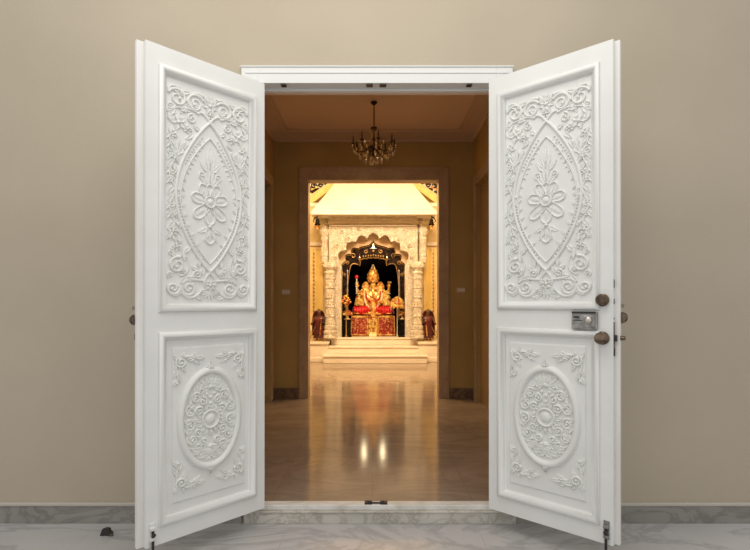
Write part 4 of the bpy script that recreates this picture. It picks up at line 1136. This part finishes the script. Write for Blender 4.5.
# gold flower spray on the left
e = empty('flower_stand', (X(346.2, 10.48), Y(10.48), PZ), 0, 'gilt spray of flowers on a slim stand left of the statue', 'flower stand')
z3 = Z(308, 10.48) - PZ
MB().lathe([(.03, 0), (.03, .02), (.012, .05), (.012, z3), (.045, z3 + .03), (.03, z3 + .05)], n=14).build('stand', M['dark_gold'], e, True)
q = MB()
for k in range(16):
    a = k * 2.4; r = .02 + .0055 * k; zz = z3 + .27 - .011 * k
    q = MB(); q.tube([(0, 0, z3 + .04), (r * .8 * math.cos(a), r * .8 * math.sin(a), zz - .02)], .004, 5)
    q.ball((r * math.cos(a), r * math.sin(a), zz), (.028, .028, .024), 7, 5); q.build('blossom', M['gold'], e, True)
q = MB()
for k in range(8):
    a = k * 2.1 + 1; MB().ball((.07 * math.cos(a), .07 * math.sin(a), z3 + .08 + .02 * k), (.018, .018, .018), 6, 5).build('red_blossom', M['red'], e, True)

# small robed figures on the plinths
def robed(px, d, s_, lab):
    z = Z(342.0, 10.05); H = Z(309.5, d) - z
    e = empty('robed_figure', (X(px, d), Y(d), z), 0, lab, 'statue')
    k = H / .70
    V.clear(); E.clear()
    p0 = vv(0, 0, .34, (.075, .06)); p1 = vv(0, 0, .44, (.07, .055), p0); p2 = vv(0, 0, .52, (.075, .05), p1); n_ = vv(0, -.005, .565, .026, p2); h_ = vv(0, -.012, .61, (.040, .044), n_); vv(0, -.01, .645, (.036, .038), h_)
    for t in (-1, 1):
        a = vv(t * .04, 0, .30, .045, p0); b = vv(t * .042, -.01, .16, .032, a); c = vv(t * .042, 0, .035, .022, b); vv(t * .05, -.05, .018, .018, c)
        sh = vv(t * .085, 0, .515, .026, p2); el = vv(t * .115, -.02, .42, .02, sh); vv(t * .065 if t == s_ else t * .13, -.09, .42 if t == s_ else .38, .015, el)
    me = skin_mesh(V, E, 0, 2); fm = MB()
    for t in (-1, 1):
        w0 = Vector((t * .065 if t == s_ else t * .13, -.095, .42 if t == s_ else .38)); up = Vector((-t * .2, -.8, .4)).normalized(); sd = Vector((1, 0, 0))
        fm.tube([w0 - up * .01, w0 + up * .03], [.015, .017], 7)
        for j, L in enumerate((.022, .027, .025, .019)):
            b = w0 + up * .025 + sd * ((j - 1.5) * .008); fm.tube([b - up * .01, b + up * L * .6, b + up * L + Vector((0, 0, -.01))], [.0045, .004, .003], 6)
        fm.tube([w0, w0 + sd * (-t) * .018 + up * .012], [.006, .004], 6)
    # face: nose
    fm.tube([(0, -.052, .622), (0, -.062, .606), (0, -.05, .602)], [.006, .009, .005], 6)
    for t in (-1, 1): fm.ball((t * .042, -.01, .61), (.006, .011, .015), 6, 5)
    b2 = bmesh.new(); b2.from_mesh(me); b2.from_mesh(fm.mesh('f')); bmesh.ops.scale(b2, vec=(k, k, k), verts=b2.verts); m2 = bpy.data.meshes.new('body'); b2.to_mesh(m2); b2.free()
    m2.materials.append(M['statue_wood']); m2.polygons.foreach_set('use_smooth', [True] * len(m2.polygons)); m2.polygons.foreach_set('material_index', [0] * len(m2.polygons))
    o = bpy.data.objects.new('body', m2); COL.objects.link(o); o.parent = e
    q = MB().lathe([(.105 * k, .05 * k), (.10 * k, .10 * k), (.085 * k, .22 * k), (.088 * k, .34 * k), (.082 * k, .42 * k), (.09 * k, .50 * k), (.05 * k, .55 * k)], n=28, sy=.72, lobes=9, amp=.07)
    q.build('robe', M['maroon'], e, True, angle=80)
    # veil arching over the head and down the back
    vs = []; n, r_ = 14, 10
    for i in range(r_ + 1):
        t = i / r_; zz = (.675 - .55 * t ** 1.4) * k; wd = (.03 + .085 * min(1, t * 2.2) ** .5) * k
        for j in range(n + 1):
            a = PI * j / n; vs.append((wd * math.cos(a), .055 * k * math.sin(a) * (.6 + .6 * t) - .015 * k + (0 if t > .0 else .02), zz))
    W = n + 1; q = MB(); q.add(vs, [(i * W + j, i * W + j + 1, (i + 1) * W + j + 1, (i + 1) * W + j) for i in range(r_) for j in range(n)])
    vl = q.build('veil', M['maroon'], e, True); sm = vl.modifiers.new('t', 'SOLIDIFY'); sm.thickness = .012
    MB().lathe([(.045 * k, .63 * k), (.048 * k, .65 * k), (.03 * k, .68 * k), (.006 * k, .72 * k)], (0, -.008, 0), 14).build('crown', M['statue_wood'], e, True)
    q = MB()
    for t in range(10): q.ball(((.05 - .003 * t) * k * s_, -.07 * k, (.50 - .042 * t) * k), (.012, .010, .016), 6, 5)
    q.build('red_sash', M['gold_cloth'], e, True)
    q = MB().lathe([(.09 * k, 0), (.09 * k, .02 * k), (.07 * k, .03 * k)], n=18); q.build('base', M['dark_gold'], e, True)
    q = MB()
    for t in range(12):
        a = 2 * PI * t / 12; q.ball((.104 * k * math.cos(a), .075 * k * math.sin(a), .06 * k), (.014, .012, .014), 6, 5)
    q.build('gold_hem', M['dark_gold'], e, True)
    e.scale = (1.2, 1.1, 1)
    st = tag(MB().tube([(0, 0, 0), (0.0, .01, .34)], .007, 7).build('staff', M['dark_gold'], None, True), 'thin gilt rod leaning beside the robed figure on the %s plinth' % ('left' if s_ > 0 else 'right'), 'staff')
    st.location = (X(px, d) - s_ * .205, Y(d) - .10, z); st.rotation_euler = (0, s_ * .42, 0)
robed(319.0, 10.3, 1, 'small maroon robed standing figure on the left plinth beside the steps')
robed(428.0, 10.3, -1, 'small maroon robed standing figure on the right plinth beside the steps')


# repeats that belong together
GR = {'plinth': 'marble plinths beside the steps', 'carved_stool': 'black stools beside the altar', 'domed_lamp': 'small domed lamps on the stools',
      'robed_figure': 'robed figures on the plinths', 'hanging_bell': 'bells under the eave', 'gilded_wall_panel': 'wall panels beside the shrine',
      'fretwork_corner': 'gilded corners above the wall panels', 'light_switch': 'light switches on the hall wall', 'hanging_lamp': 'hanging lamps in the dark arch'}
for o in COL.objects:
    n_ = o.name.split('.')[0]
    if o.parent is None and n_ in GR: o['group'] = GR[n_]
# ------------------------------------------------------------------ light
def area(name, loc, size, power, col, rot=(0, 0, 0), sy=None, spread=PI):
    l = bpy.data.lights.new(name, 'AREA'); l.energy = power; l.color = col; l.size = size; l.spread = spread
    if sy: l.shape = 'RECTANGLE'; l.size_y = sy
    o = bpy.data.objects.new(name, l); COL.objects.link(o); o.location = loc; o.rotation_euler = rot
    return o
wd = bpy.data.worlds.new('sky'); S.world = wd; wd.use_nodes = True
bg = wd.node_tree.nodes['Background']; bg.inputs[0].default_value = (.99, .985, 1.0, 1); bg.inputs[1].default_value = .76
area('porch_ceiling_light', (-.3, -1.5, 3.9), 3.2, 42, (1, .95, .86), (math.radians(18), 0, 0), 1.2)
area('shrine_ceiling_light', (0, Y(7.2), SZ - .15), 3.6, 272, (1, .72, .42), (math.radians(47), 0, 0), .7)
area('shrine_spot', (-.9, Y(7.6), SZ - .1), .25, 34, (1, .74, .44), (math.radians(40), 0, math.radians(-18)))
area('shrine_spot', (.9, Y(7.6), SZ - .1), .25, 34, (1, .74, .44), (math.radians(40), 0, math.radians(18)))
area('hall_fill_light', (-.02, 1.2, CZ - .02), .5, 6.5, (1, .62, .30))  # unseen warm fill, added to lift the dim hall
for sx in (-1, 1):
    l = bpy.data.lights.new('niche_lamp', 'POINT'); l.energy = 5; l.color = (1, .78, .46); l.shadow_soft_size = .045
    o = bpy.data.objects.new('niche_lamp', l); COL.objects.link(o); o.location = (X(CXp + sx * 9.3, 11.45), Y(11.45), ZF + 2.29)
# ------------------------------------------------------------------ camera
cam = bpy.data.cameras.new('camera'); co = bpy.data.objects.new('camera', cam); COL.objects.link(co)
cam.sensor_width = 36; cam.lens = F / 750 * 36; cam.shift_y = (HY - 275) / 750
co.location = (0, CAMY, CAMZ); co.rotation_euler = (PI / 2, 0, 0)
S.camera = co
v = S.view_settings; v.view_transform = 'Standard'; v.look = 'None'; v.gamma = 1; v.use_curve_mapping = False; v.exposure = 0
